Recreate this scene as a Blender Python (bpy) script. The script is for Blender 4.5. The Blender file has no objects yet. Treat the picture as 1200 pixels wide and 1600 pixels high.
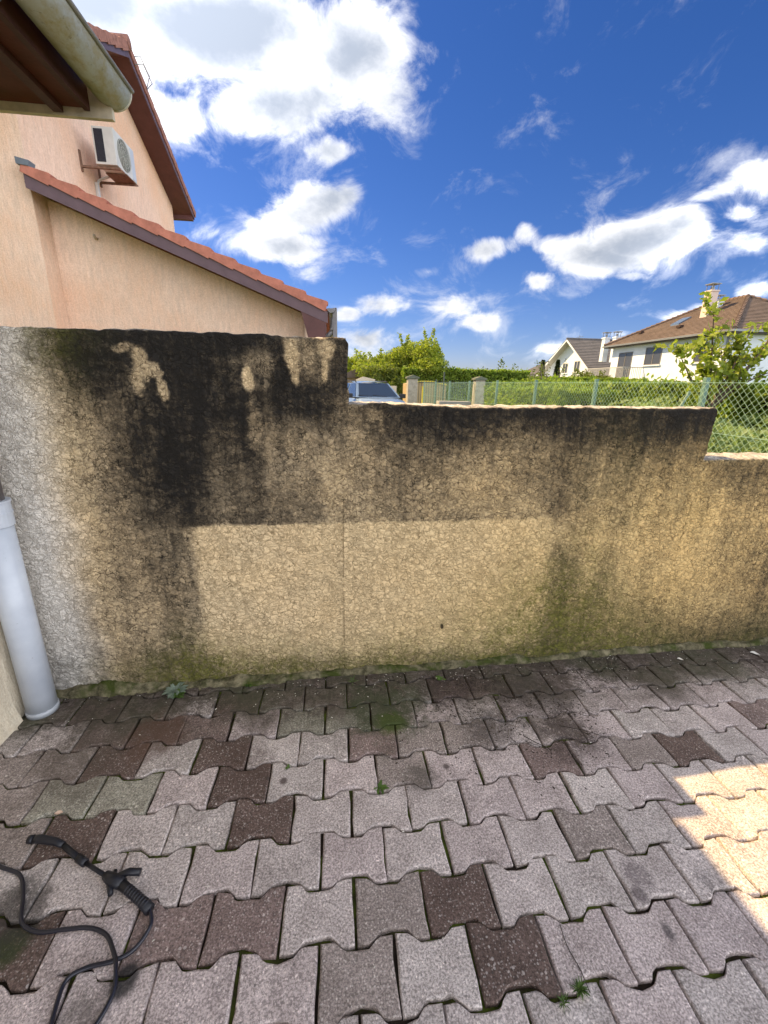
import bpy, math, random
import numpy as np
from mathutils import Vector, Matrix, noise as mnoise

random.seed(7)
rng = np.random.default_rng(7)
scene = bpy.context.scene
COL = scene.collection

# ------------------------------------------------------------------ camera
PITCH, ROLL, YAW = 0.2952, 0.0206, 0.1173
CAM = Vector((0.063, -0.957, 1.42))
fw = Vector((math.sin(YAW) * math.cos(PITCH), math.cos(YAW) * math.cos(PITCH), -math.sin(PITCH)))
rt0 = Vector((math.cos(YAW), -math.sin(YAW), 0))
up0 = rt0.cross(fw)
rt = math.cos(ROLL) * rt0 + math.sin(ROLL) * up0
up = -math.sin(ROLL) * rt0 + math.cos(ROLL) * up0
cam_data = bpy.data.cameras.new('camera')
cam = bpy.data.objects.new('camera', cam_data)
COL.objects.link(cam)
cam.matrix_world = Matrix(((rt.x, up.x, -fw.x, CAM.x), (rt.y, up.y, -fw.y, CAM.y), (rt.z, up.z, -fw.z, CAM.z), (0, 0, 0, 1)))
cam_data.sensor_fit = 'HORIZONTAL'
cam_data.sensor_width = 36
cam_data.lens = 659.03 / 1200 * 36
cam_data.clip_start = 0.02
cam_data.clip_end = 3000
scene.camera = cam

# ------------------------------------------------------------------ light
SUN = Vector((-0.77, 0.55, 1.0)).normalized()
sun_data = bpy.data.lights.new('sun', 'SUN')
sun_data.energy = 2.0
sun_data.angle = math.radians(0.5)
sun_data.color = (0.74, 0.53, 0.27)
sun = bpy.data.objects.new('sun', sun_data)
COL.objects.link(sun)
sun.rotation_euler = SUN.to_track_quat('Z', 'Y').to_euler()

scene.view_settings.view_transform = 'Standard'
scene.view_settings.look = 'None'
scene.view_settings.gamma = 1
scene.view_settings.use_curve_mapping = False
scene.view_settings.exposure = 2.88

world = bpy.data.worlds.new('World')
scene.world = world
world.use_nodes = True
SKY_STRENGTH = 0.05

# cloud puffs seen from the yard: direction, two dual vectors of their angular size, weight
CLOUDS = [
    (-0.346, 0.801, 0.488, 5.97, 3.226, -1.067, -1.225, -8.609, 13.257, 1.3),
    (-0.178, 0.846, 0.503, 5.104, 1.366, -0.489, -1.26, -8.744, 14.252, 1.25),
    (0.045, 0.857, 0.514, 10.325, -0.551, 0.021, -1.226, -8.451, 14.198, 1.1),
    (-0.293, 0.869, 0.399, 8.957, 3.581, -1.218, -2.025, -13.268, 27.366, 0.95),
    (-0.082, 0.892, 0.444, 7.119, 0.834, -0.355, -1.316, -8.711, 17.262, 1.05),
    (0.1, 0.88, 0.465, 12.254, -1.55, 0.298, -1.263, -8.425, 16.221, 0.8),
    (0.162, 0.847, 0.506, 31.106, -16.133, 17.04, -9.757, -13.848, 26.298, 0.55),
    (0.002, 0.917, 0.398, 18.2, 0.077, -0.283, -2.447, -15.545, 35.825, 0.85),
    (0.141, 0.91, 0.39, 28.312, -4.841, 1.071, -1.423, -8.943, 21.38, 0.35),
    (-0.047, 0.947, 0.317, 8.787, -0.384, 2.463, -5.794, -7.014, 20.097, 1.15),
    (-0.1, 0.962, 0.254, 9.343, 1.095, -0.466, -1.538, -8.297, 30.801, 1.05),
    (0.031, 0.938, 0.344, 21.816, -0.691, -0.1, -1.891, -11.389, 31.211, 0.8),
    (-0.242, 0.934, 0.263, 19.123, 5.502, -1.948, -2.589, -14.483, 48.956, 0.5),
    (-0.04, 0.977, 0.209, 17.035, 0.8, -0.486, -1.734, -8.524, 39.421, 0.5),
    (0.102, 0.981, 0.162, 16.229, -1.743, 0.3, -1.194, -5.088, 31.575, 1.0),
    (0.246, 0.956, 0.16, 14.042, -3.777, 0.95, -1.287, -5.414, 34.398, 0.85),
    (0.305, 0.944, 0.129, 17.208, -5.765, 1.511, -1.525, -5.667, 45.023, 1.0),
    (0.067, 0.993, 0.092, 11.823, -0.803, 0.076, -0.97, -2.947, 32.358, 0.9),
    (0.053, 0.997, 0.053, 11.656, -0.622, 0.024, -0.877, -1.766, 34.291, 0.8),
    (0.025, 0.99, 0.136, 18.203, -0.446, -0.124, -2.004, -7.788, 57.25, 0.8),
    (0.308, 0.918, 0.251, 13.514, -6.074, 5.639, -10.127, -6.423, 35.824, 0.9),
    (0.364, 0.889, 0.279, 31.951, -7.555, -17.613, 12.722, -15.084, 31.456, 0.75),
    (0.541, 0.801, 0.256, 7.049, -5.844, 3.395, -5.612, -3.939, 24.211, 1.2),
    (0.495, 0.837, 0.234, 8.263, -5.309, 1.499, -1.231, -6.464, 25.663, 1.1),
    (0.41, 0.874, 0.261, 17.677, -9.047, 2.503, -2.407, -13.1, 47.608, 0.8),
    (0.54, 0.818, 0.201, 20.065, -14.232, 4.048, -3.493, -17.176, 79.436, 0.8),
    (0.404, 0.892, 0.204, 25.4, -12.266, 3.374, -1.929, -9.34, 44.69, 0.95),
    (0.589, 0.761, 0.272, 14.604, -12.605, 3.631, -1.721, -9.854, 31.274, 1.0),
    (0.615, 0.725, 0.31, 9.604, -11.354, 7.488, -17.068, -5.327, 46.262, 0.7),
    (0.649, 0.694, 0.313, 15.828, -17.039, 4.964, -1.982, -12.211, 31.164, 0.8),
    (0.653, 0.707, 0.272, 18.272, -19.008, 5.529, -3.012, -17.568, 52.935, 0.7),
    (0.673, 0.703, 0.229, 19.907, -21.069, 6.133, -2.288, -12.493, 45.023, 0.8),
    (0.601, 0.721, 0.346, 15.555, -21.219, 17.196, -29.427, -0.174, 51.545, 0.35),
    (0.451, 0.889, 0.076, 20.219, -10.511, 2.913, -1.735, -4.458, 62.427, 0.8),
    (0.543, 0.833, 0.104, 15.365, -10.383, 2.943, -2.28, -7.545, 72.518, 0.75),
    (0.643, 0.754, 0.132, 9.158, -8.643, 4.758, -12.561, 0.822, 56.312, 0.8),
    (0.695, 0.702, 0.156, 14.606, -15.458, 4.5, -2.345, -10.635, 58.373, 0.85),
    (0.401, 0.914, 0.07, 17.937, -8.033, 2.191, -2.141, -5.128, 79.141, 0.3),
    (0.195, 0.956, 0.221, 37.468, -8.091, 1.931, -4.793, -23.858, 107.358, 0.45),
]

def build_world():
    nt = world.node_tree
    N, L = nt.nodes, nt.links
    N.clear()
    out = N.new('ShaderNodeOutputWorld')
    bg = N.new('ShaderNodeBackground')
    L.new(bg.outputs[0], out.inputs[0])
    bg.inputs[1].default_value = SKY_STRENGTH
    sky = N.new('ShaderNodeTexSky')
    sky.sky_type = 'NISHITA'
    sky.sun_disc = False
    sky.sun_elevation = math.asin(SUN.z)
    sky.sun_rotation = math.atan2(SUN.x, SUN.y)
    sky.altitude = 300
    sky.air_density = 1.0
    sky.dust_density = 0.4
    sky.ozone_density = 3.5
    def math_(op, a, b=None, clamp=False):
        n = N.new('ShaderNodeMath'); n.operation = op; n.use_clamp = clamp
        for i, v in enumerate((a, b)):
            if v is None: continue
            if isinstance(v, (int, float)): n.inputs[i].default_value = v
            else: L.new(v, n.inputs[i])
        return n.outputs[0]
    def dot(v, t):
        n = N.new('ShaderNodeVectorMath'); n.operation = 'DOT_PRODUCT'
        L.new(v, n.inputs[0]); n.inputs[1].default_value = t
        return n.outputs['Value']
    def noise(v, scale, detail=8, rough=0.6, dist=0.0):
        n = N.new('ShaderNodeTexNoise'); n.inputs['Scale'].default_value = scale
        n.inputs['Detail'].default_value = detail; n.inputs['Roughness'].default_value = rough
        n.inputs['Distortion'].default_value = dist
        L.new(v, n.inputs['Vector']); return n
    def maprange(v, a, b, c=0.0, d=1.0, smooth=True):
        n = N.new('ShaderNodeMapRange'); n.interpolation_type = 'SMOOTHSTEP' if smooth else 'LINEAR'
        L.new(v, n.inputs[0])
        for i, x in zip((1, 2, 3, 4), (a, b, c, d)): n.inputs[i].default_value = x
        return n.outputs[0]
    tc = N.new('ShaderNodeTexCoord')
    d = tc.outputs['Generated']
    # slight warp so that the puffs have no clean outline
    wn = noise(d, 5.0, 4, 0.55)
    sub = N.new('ShaderNodeVectorMath'); sub.operation = 'SUBTRACT'
    L.new(wn.outputs['Color'], sub.inputs[0]); sub.inputs[1].default_value = (0.5, 0.5, 0.5)
    sc = N.new('ShaderNodeVectorMath'); sc.operation = 'SCALE'; sc.inputs['Scale'].default_value = 0.04
    L.new(sub.outputs[0], sc.inputs[0])
    add = N.new('ShaderNodeVectorMath'); add.operation = 'ADD'
    L.new(d, add.inputs[0]); L.new(sc.outputs[0], add.inputs[1])
    dw = add.outputs[0]
    field = None
    for c in CLOUDS:
        a = dot(dw, c[3:6]); b = dot(dw, c[6:9]); f = dot(d, c[0:3])
        r2 = math_('ADD', math_('MULTIPLY', a, a), math_('MULTIPLY', b, b))
        # gaussian-like fall off
        g = math_('MULTIPLY', math_('POWER', 0.36, r2), c[9])
        g = math_('MULTIPLY', g, math_('GREATER_THAN', f, 0.0))
        field = g if field is None else math_('MAXIMUM', field, g) if False else math_('ADD', math_('MAXIMUM', field, g), math_('MULTIPLY', math_('MINIMUM', field, g), 0.25))
    # cloud layer elsewhere in the sky: noise on a flat layer seen in perspective
    sep = N.new('ShaderNodeSeparateXYZ'); L.new(d, sep.inputs[0])
    zc = math_('MAXIMUM', sep.outputs[2], 0.04)
    zz = math_('ADD', zc, 0.12)
    comb = N.new('ShaderNodeCombineXYZ')
    L.new(math_('DIVIDE', sep.outputs[0], zz), comb.inputs[0]); L.new(math_('DIVIDE', sep.outputs[1], zz), comb.inputs[1])
    lay = noise(comb.outputs[0], 1.1, 5, 0.55)
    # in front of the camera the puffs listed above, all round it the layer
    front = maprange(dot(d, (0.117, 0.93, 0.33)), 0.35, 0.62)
    layer = maprange(lay.outputs['Fac'], 0.30, 0.54)  # cover out of view kept dense to add fill light in the shade
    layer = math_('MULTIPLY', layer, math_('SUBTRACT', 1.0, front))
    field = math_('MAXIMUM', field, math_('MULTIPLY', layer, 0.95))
    # stretched detail noise (clouds are flatter than tall)
    mp = N.new('ShaderNodeMapping'); mp.inputs['Scale'].default_value = (1, 1, 1.5)
    L.new(dw, mp.inputs[0])
    n1 = noise(mp.outputs[0], 8.0, 12, 0.66, 0.5)
    n2 = noise(mp.outputs[0], 3.4, 6, 0.55)
    nn = math_('ADD', math_('MULTIPLY', math_('SUBTRACT', n1.outputs['Fac'], 0.5), 1.7), math_('MULTIPLY', math_('SUBTRACT', n2.outputs['Fac'], 0.5), 0.35))
    dens = math_('ADD', field, nn)
    alpha = maprange(dens, 0.36, 0.90)
    veil = math_('MULTIPLY', maprange(math_('ADD', field, math_('ADD', math_('MULTIPLY', math_('SUBTRACT', n2.outputs['Fac'], 0.5), 1.5), math_('MULTIPLY', math_('SUBTRACT', n1.outputs['Fac'], 0.5), 3.4))), 0.20, 1.15), 0.42)
    alpha = math_('MAXIMUM', alpha, veil)
    above = maprange(sep.outputs[2], -0.02, 0.02)
    alpha = math_('MULTIPLY', alpha, above)
    # thick parts are greyer underneath, thin edges glow
    n3 = noise(mp.outputs[0], 5.0, 7, 0.62)
    core = maprange(math_('ADD', field, math_('MULTIPLY', math_('SUBTRACT', n3.outputs['Fac'], 0.5), 1.9)), 0.55, 1.35)
    mixc = N.new('ShaderNodeMix'); mixc.data_type = 'RGBA'
    L.new(core, mixc.inputs[0])
    k = 1.0 / SKY_STRENGTH
    mixc.inputs[6].default_value = (0.20 * k, 0.20 * k, 0.204 * k, 1)
    mixc.inputs[7].default_value = (0.070 * k, 0.079 * k, 0.096 * k, 1)
    # brighter near the sun; unseen clouds opposite it boosted as added fill light
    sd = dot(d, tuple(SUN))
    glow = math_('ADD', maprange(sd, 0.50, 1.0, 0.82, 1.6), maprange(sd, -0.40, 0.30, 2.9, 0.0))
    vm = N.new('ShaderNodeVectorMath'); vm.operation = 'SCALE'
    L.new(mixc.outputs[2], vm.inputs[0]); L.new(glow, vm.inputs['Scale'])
    # sky colour, a little deeper blue
    hs = N.new('ShaderNodeHueSaturation'); hs.inputs['Saturation'].default_value = SKY_SAT
    hs.inputs['Value'].default_value = SKY_VAL
    L.new(sky.outputs[0], hs.inputs['Color'])
    tint = N.new('ShaderNodeVectorMath'); tint.operation = 'MULTIPLY'
    L.new(hs.outputs[0], tint.inputs[0]); tint.inputs[1].default_value = (1.05, 1.0, 1.36)
    mix = N.new('ShaderNodeMix'); mix.data_type = 'RGBA'
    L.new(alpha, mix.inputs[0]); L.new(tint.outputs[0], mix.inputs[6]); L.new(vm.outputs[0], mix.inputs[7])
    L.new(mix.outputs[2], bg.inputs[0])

SKY_SAT, SKY_VAL = 1.26, 0.25
build_world()
world.cycles.sampling_method = 'MANUAL'
world.cycles.sample_map_resolution = 512

# ------------------------------------------------------------------ helpers
class Mat:
    """small node-graph helper"""
    def __init__(self, name, rough=0.8, spec=0.3):
        self.m = bpy.data.materials.new(name); self.m.use_nodes = True
        self.nt = self.m.node_tree; self.N = self.nt.nodes; self.L = self.nt.links
        self.b = self.N['Principled BSDF']
        self.b.inputs['Roughness'].default_value = rough
        self.b.inputs['Specular IOR Level'].default_value = spec
        self._geo = None
    def val(self, sock, v):
        if isinstance(v, (int, float)): sock.default_value = v
        elif isinstance(v, tuple): sock.default_value = v if len(v) == len(sock.default_value) else (*v, 1)
        else: self.L.new(v, sock)
    def pos(self):
        if not self._geo: self._geo = self.N.new('ShaderNodeNewGeometry')
        return self._geo.outputs['Position']
    def island(self):
        self.pos(); return self._geo.outputs['Random Per Island']
    def normal(self):
        self.pos(); return self._geo.outputs['Normal']
    def obj(self):
        n = self.N.new('ShaderNodeTexCoord'); return n.outputs['Object']
    def objinfo(self, o='Random'):
        n = self.N.new('ShaderNodeObjectInfo'); return n.outputs[o]
    def attr(self, name):
        n = self.N.new('ShaderNodeAttribute'); n.attribute_name = name; return n.outputs['Color']
    def mapping(self, v, scale=(1, 1, 1), loc=(0, 0, 0), rot=(0, 0, 0)):
        n = self.N.new('ShaderNodeMapping'); self.L.new(v, n.inputs[0])
        n.inputs['Scale'].default_value = scale; n.inputs['Location'].default_value = loc; n.inputs['Rotation'].default_value = rot
        return n.outputs[0]
    def noise(self, v, scale, detail=4, rough=0.55, dist=0, out='Fac'):
        n = self.N.new('ShaderNodeTexNoise'); self.L.new(v, n.inputs['Vector'])
        for k, x in (('Scale', scale), ('Detail', detail), ('Roughness', rough), ('Distortion', dist)): n.inputs[k].default_value = x
        return n.outputs[out]
    def voronoi(self, v, scale, feature='F1', out='Distance', rnd=1.0):
        n = self.N.new('ShaderNodeTexVoronoi'); n.feature = feature; self.L.new(v, n.inputs['Vector'])
        n.inputs['Scale'].default_value = scale; n.inputs['Randomness'].default_value = rnd
        return n.outputs[out]
    def math(self, op, a, b=0.0, clamp=False):
        n = self.N.new('ShaderNodeMath'); n.operation = op; n.use_clamp = clamp
        self.val(n.inputs[0], a); self.val(n.inputs[1], b); return n.outputs[0]
    def vmath(self, op, a, b=None, scale=None):
        n = self.N.new('ShaderNodeVectorMath'); n.operation = op
        self.val(n.inputs[0], a)
        if b is not None: self.val(n.inputs[1], b)
        if scale is not None: n.inputs['Scale'].default_value = scale
        return n.outputs[0]
    def rng(self, v, a, b, c=0.0, d=1.0, smooth=False):
        n = self.N.new('ShaderNodeMapRange'); n.interpolation_type = 'SMOOTHSTEP' if smooth else 'LINEAR'
        self.val(n.inputs[0], v)
        for i, x in zip((1, 2, 3, 4), (a, b, c, d)): n.inputs[i].default_value = x
        return n.outputs[0]
    def mix(self, f, a, b, mode='MIX'):
        n = self.N.new('ShaderNodeMix'); n.data_type = 'RGBA'; n.blend_type = mode
        self.val(n.inputs[0], f); self.val(n.inputs[6], a); self.val(n.inputs[7], b); return n.outputs[2]
    def sep(self, v):
        n = self.N.new('ShaderNodeSeparateXYZ'); self.L.new(v, n.inputs[0]); return n.outputs
    def sepc(self, v):
        n = self.N.new('ShaderNodeSeparateColor'); self.L.new(v, n.inputs[0]); return n.outputs
    def bump(self, h, dist=0.005, strength=1.0, normal=None):
        n = self.N.new('ShaderNodeBump'); n.inputs['Distance'].default_value = dist; n.inputs['Strength'].default_value = strength
        self.L.new(h, n.inputs['Height'])
        if normal is not None: self.L.new(normal, n.inputs['Normal'])
        return n.outputs[0]
    def color(self, c): self.val(self.b.inputs['Base Color'], c); return self
    def nrm(self, n): self.L.new(n, self.b.inputs['Normal']); return self
    def rough(self, r): self.val(self.b.inputs['Roughness'], r); return self

def S(*c):
    """sRGB 0-255 -> linear"""
    return tuple(((x / 255) / 12.92 if x / 255 <= 0.04045 else ((x / 255 + 0.055) / 1.055) ** 2.4) for x in c)

def mottled(name, col, var=0.25, scale=6, rough=0.8, bump=0.0, bscale=80, spec=0.3, coords='pos', stretch=(1, 1, 1), metallic=0.0):
    m = Mat(name, rough, spec)
    p = m.mapping(m.pos() if coords == 'pos' else m.obj(), stretch)
    n = m.noise(p, scale, 6, 0.65)
    lo = tuple(x * (1 - var) for x in col); hi = tuple(min(1, x * (1 + var)) for x in col)
    m.color(m.mix(m.rng(n, 0.3, 0.7), (*lo, 1), (*hi, 1)))
    if bump: m.nrm(m.bump(m.noise(p, bscale, 4, 0.6), bump))
    m.b.inputs['Metallic'].default_value = metallic
    return m.m

def set_parent(o, parent):
    o.parent = parent
    if parent.type == 'EMPTY': o.matrix_parent_inverse = Matrix.Translation(-Vector(parent.location))

def mesh_obj(name, verts, faces, mat=None, parent=None, smooth=False, loc=None):
    me = bpy.data.meshes.new(name)
    me.from_pydata([tuple(v) for v in verts], [], [tuple(f) for f in faces])
    me.validate()
    me.update()
    if mat: me.materials.append(mat)
    if smooth: me.polygons.foreach_set('use_smooth', [True] * len(me.polygons))
    o = bpy.data.objects.new(name, me); COL.objects.link(o)
    if parent: set_parent(o, parent)
    if loc: o.location = loc
    return o

def np_mesh(name, V, F, mat=None, parent=None, smooth=False):
    """V (n,3) array, F (m,k) array of quads or tris"""
    V = np.asarray(V, dtype=np.float32); F = np.asarray(F, dtype=np.int32); k = F.shape[1]
    me = bpy.data.meshes.new(name)
    me.vertices.add(len(V)); me.vertices.foreach_set('co', V.ravel())
    me.loops.add(F.size); me.loops.foreach_set('vertex_index', F.ravel())
    me.polygons.add(len(F)); me.polygons.foreach_set('loop_start', np.arange(0, F.size, k, dtype=np.int32))
    me.update(calc_edges=True)
    if smooth: me.polygons.foreach_set('use_smooth', np.ones(len(F), dtype=bool))
    if mat: me.materials.append(mat)
    o = bpy.data.objects.new(name, me); COL.objects.link(o)
    if parent: set_parent(o, parent)
    return o

class MB:
    """collects simple solids into one mesh"""
    def __init__(self): self.v = []; self.f = []
    def add(self, vs, fs):
        b = len(self.v); self.v += [tuple(v) for v in vs]; self.f += [tuple(i + b for i in f) for f in fs]; return self
    def box(self, x0, x1, y0, y1, z0, z1):
        return self.add([(x0, y0, z0), (x1, y0, z0), (x1, y1, z0), (x0, y1, z0), (x0, y0, z1), (x1, y0, z1), (x1, y1, z1), (x0, y1, z1)],
                        [(0, 3, 2, 1), (4, 5, 6, 7), (0, 1, 5, 4), (1, 2, 6, 5), (2, 3, 7, 6), (3, 0, 4, 7)])
    def prism(self, poly, axis, a, b):
        """poly: 2D points; extruded along axis ('x': poly=(y,z), 'y': poly=(x,z), 'z': poly=(x,y)) from a to b"""
        def P(p, t): return {'x': (t, p[0], p[1]), 'y': (p[0], t, p[1]), 'z': (p[0], p[1], t)}[axis]
        n = len(poly); vs = [P(p, a) for p in poly] + [P(p, b) for p in poly]
        fs = [tuple(range(n))[::-1], tuple(range(n, 2 * n))] + [(i, (i + 1) % n, n + (i + 1) % n, n + i) for i in range(n)]
        return self.add(vs, fs)
    def tube(self, pts, r, seg=8, caps=True):
        pts = [Vector(p) for p in pts]; n = len(pts)
        rr = r if isinstance(r, (list, tuple)) else [r] * n
        vs = []; ref = Vector((0.13, 0.21, 0.97)).normalized()
        for i, p in enumerate(pts):
            t = (pts[min(i + 1, n - 1)] - pts[max(i - 1, 0)]).normalized()
            rf = ref if abs(t.dot(ref)) < 0.95 else Vector((1, 0, 0))
            a = t.cross(rf).normalized(); b = t.cross(a)
            for k in range(seg):
                an = 2 * math.pi * k / seg
                vs.append(p + rr[i] * (math.cos(an) * a + math.sin(an) * b))
        fs = [(i * seg + k, i * seg + (k + 1) % seg, (i + 1) * seg + (k + 1) % seg, (i + 1) * seg + k) for i in range(n - 1) for k in range(seg)]
        if caps: fs += [tuple(range(seg))[::-1], tuple(range((n - 1) * seg, n * seg))]
        return self.add(vs, fs)
    def build(self, name, mat, parent=None, smooth=False, bevel=0.0):
        o = mesh_obj(name, self.v, self.f, mat, parent, smooth)
        import bmesh
        bm = bmesh.new(); bm.from_mesh(o.data); bmesh.ops.recalc_face_normals(bm, faces=bm.faces)
        if bevel: bmesh.ops.bevel(bm, geom=bm.edges[:], offset=bevel, segments=2, affect='EDGES', profile=0.7)
        bm.to_mesh(o.data); bm.free()
        return o

def catmull(pts, n=8):
    P = [Vector(p) for p in pts]; P = [P[0] * 2 - P[1]] + P + [P[-1] * 2 - P[-2]]; out = []
    for i in range(1, len(P) - 2):
        for k in range(n):
            t = k / n; a, b, c, d = P[i - 1], P[i], P[i + 1], P[i + 2]
            out.append(0.5 * ((2 * b) + (c - a) * t + (2 * a - 5 * b + 4 * c - d) * t * t + (3 * b - a - 3 * c + d) * t ** 3))
    out.append(P[-2]); return out

def tag(o, label=None, cat=None, group=None, kind=None):
    if label: o['label'] = label
    if cat: o['category'] = cat
    if group: o['group'] = group
    if kind: o['kind'] = kind
    return o

def empty(name, loc=(0, 0, 0), **kw):
    o = bpy.data.objects.new(name, None); COL.objects.link(o); o.location = loc
    o.empty_display_size = 0.2
    return tag(o, **kw)

def link_copy(src, parent, loc=None):
    c = src.copy(); COL.objects.link(c); set_parent(c, parent)
    if loc is not None: c.location = loc
    return c

def vnoise(x, y, seed=0):
    """vectorised value noise in 2D"""
    xi = np.floor(x).astype(np.int64); yi = np.floor(y).astype(np.int64); xf = x - xi; yf = y - yi
    def h(a, b):
        n = (a * 374761393 + b * 668265263 + seed * 144665) & 0x7fffffff
        n = ((n ^ (n >> 13)) * 1274126177) & 0x7fffffff
        return ((n ^ (n >> 16)) & 0xffff) / 65535.0
    u = xf * xf * (3 - 2 * xf); v = yf * yf * (3 - 2 * yf)
    return (h(xi, yi) * (1 - u) + h(xi + 1, yi) * u) * (1 - v) + (h(xi, yi + 1) * (1 - u) + h(xi + 1, yi + 1) * u) * v

def fbm(x, y, oct=4, seed=0, gain=0.5):
    s = 0; a = 1; t = 0
    for i in range(oct):
        s = s + a * vnoise(x * 2 ** i, y * 2 ** i, seed + i * 17); t += a; a *= gain
    return s / t

def sstep(a, b, x):
    t = np.clip((x - a) / (b - a), 0, 1); return t * t * (3 - 2 * t)

# ------------------------------------------------------------------ ground and paving
def grass_mat():
    m = Mat('lawn', 0.95, 0.1)
    p = m.pos(); n = m.noise(p, 3, 8, 0.7); n2 = m.noise(p, 0.25, 4, 0.6)
    c = m.mix(m.rng(n, 0.3, 0.7), (0.05, 0.085, 0.018), (0.12, 0.17, 0.04))
    c = m.mix(m.rng(n2, 0.45, 0.7), c, (0.15, 0.15, 0.07))
    m.color(c); m.nrm(m.bump(n, 0.05)); return m.m
g = MB().add([(-400, -400, -0.07), (400, -400, -0.07), (400, 600, -0.07), (-400, 600, -0.07)], [(0, 1, 2, 3)]).build('ground', grass_mat())
tag(g, kind='structure')

WX = lambda x: 0.8771 + 0.0276 * x           # front line of the garden wall

PITCH_X, PITCH_Y, JOINT = 0.2, 0.1438, 0.1680

def paver_mat():
    m = Mat('concrete_paver', 0.85, 0.25)
    p = m.pos(); x, y, z = m.sep(p)[0:3]
    base = m.objinfo('Color')
    r = m.objinfo('Random')
    # weathered surface with pale and dark grit
    big = m.noise(p, 9, 5, 0.6)
    c = m.mix(m.rng(big, 0.3, 0.72), m.mix(1.0, base, (0.72, 0.70, 0.68), 'MULTIPLY'), m.mix(1.0, base, (1.16, 1.16, 1.15), 'MULTIPLY'))
    fine = m.noise(p, 330, 3, 0.7)
    mid_ = m.noise(p, 165, 4, 0.8)
    c = m.mix(m.rng(mid_, 0.43, 0.57, 0.0, 1.0), m.mix(1.0, c, (0.62, 0.61, 0.60), 'MULTIPLY'), m.mix(1.0, c, (1.38, 1.37, 1.36), 'MULTIPLY'))
    # white chips of aggregate
    wv = m.N.new('ShaderNodeTexVoronoi'); m.L.new(m.vmath('ADD', m.mapping(p, (1, 1, 1)), m.vmath('SCALE', m.noise(p, 60, 2, 0.5, 0, 'Color'), scale=0.01)), wv.inputs['Vector'])
    wv.inputs['Scale'].default_value = 88
    thr = m.rng(m.math('POWER', m.sepc(wv.outputs['Color'])[2], 2.0), 0, 1, 0.14, 0.52)
    chip = m.math('MULTIPLY', m.math('MULTIPLY', m.math('SUBTRACT', thr, wv.outputs['Distance']), 9.0, True), m.math('GREATER_THAN', m.sepc(wv.outputs['Color'])[0], 0.58), True)
    wv2 = m.N.new('ShaderNodeTexVoronoi'); m.L.new(p, wv2.inputs['Vector']); wv2.inputs['Scale'].default_value = 160
    chip2 = m.math('MULTIPLY', m.rng(wv2.outputs['Distance'], 0.25, 0.42, 1, 0), m.math('GREATER_THAN', m.sepc(wv2.outputs['Color'])[1], 0.55))
    chip = m.math('MAXIMUM', chip, m.math('MULTIPLY', chip2, 0.65))
    dark = m.math('MULTIPLY', m.rng(wv.outputs['Distance'], 0.15, 0.3, 1, 0), m.math('LESS_THAN', m.sepc(wv.outputs['Color'])[0], 0.2))
    c = m.mix(m.math('MULTIPLY', dark, 0.55), c, (0.06, 0.055, 0.05))
    c = m.mix(m.math('MULTIPLY', chip, 0.68), c, m.mix(0.62, (0.85, 0.82, 0.77), m.mix(1.0, c, (2.0, 1.95, 1.9), 'MULTIPLY')))
    # grime: soil and algae along the foot of the wall, and named patches
    dw = m.math('SUBTRACT', m.math('ADD', m.math('MULTIPLY', x, 0.0276), 0.877), y)   # distance to the wall
    n1 = m.noise(p, 5, 6, 0.65); n2 = m.noise(p, 2.1, 4, 0.55)
    reach = m.math('ADD', m.rng(n2, 0.3, 0.7, 0.10, 0.50), m.math('MULTIPLY', m.math('SUBTRACT', n1, 0.5), 0.35))
    gr = m.rng(m.math('SUBTRACT', dw, reach), -0.14, 0.08, 0.86, 0.0, True)
    c = m.mix(gr, c, m.mix(m.noise(p, 40, 3), (0.028, 0.022, 0.017), (0.15, 0.115, 0.095)))
    brk0 = m.math('ADD', m.math('MULTIPLY', m.noise(p, 22, 6, 0.8), 0.65), m.math('MULTIPLY', m.noise(p, 90, 3, 0.75), 0.35))
    c = m.mix(m.math('MULTIPLY', m.rng(dw, 0.10, 0.62, 0.85, 0.0, True), m.rng(m.math('ADD', brk0, m.rng(dw, 0.05, 0.6, 0.06, -0.06)), 0.49, 0.57)), c, (0.05, 0.038, 0.030))
    alg = m.math('MULTIPLY', m.rng(m.noise(p, 3.3, 5, 0.6), 0.42, 0.66), m.rng(dw, 0.10, 0.55, 0.8, 0.0, True))
    c = m.mix(m.math('MULTIPLY', alg, 0.75), c, (0.055, 0.062, 0.030))
    brk = m.math('ADD', m.math('MULTIPLY', m.noise(p, 26, 6, 0.8), 0.65), m.math('MULTIPLY', m.noise(p, 120, 3, 0.75), 0.35))
    def patch(px, py, rad, col, amt, sx=1.0, nz=0.9):
        nonlocal c
        ddx = m.math('MULTIPLY', m.math('SUBTRACT', x, px), sx); ddy = m.math('SUBTRACT', y, py)
        dd = m.math('SQRT', m.math('ADD', m.math('MULTIPLY', ddx, ddx), m.math('MULTIPLY', ddy, ddy)))
        dd = m.math('ADD', dd, m.math('MULTIPLY', m.math('SUBTRACT', n1, 0.5), rad * nz * 2))
        k = m.rng(dd, rad * 0.35, rad, amt, 0.0, True)
        if rad > 0.05: k = m.math('MULTIPLY', k, m.rng(m.math('ADD', brk, m.math('MULTIPLY', k, 0.12)), 0.47, 0.57, 0.12, 1.0))
        c = m.mix(k, c, col)
    patch(0.285, 0.53, 0.11, (0.085, 0.125, 0.010), 0.95)
    patch(0.27, 0.60, 0.26, (0.035, 0.045, 0.018), 0.75)
    patch(-0.806, -0.13, 0.07, (0.03, 0.045, 0.01), 0.9)
    patch(-0.84, -0.06, 0.14, (0.04, 0.035, 0.03), 0.75)
    patch(0.70, 0.45, 0.16, (0.05, 0.04, 0.038), 0.65)
    patch(0.62, 0.72, 0.20, (0.04, 0.028, 0.026), 0.7)
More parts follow.
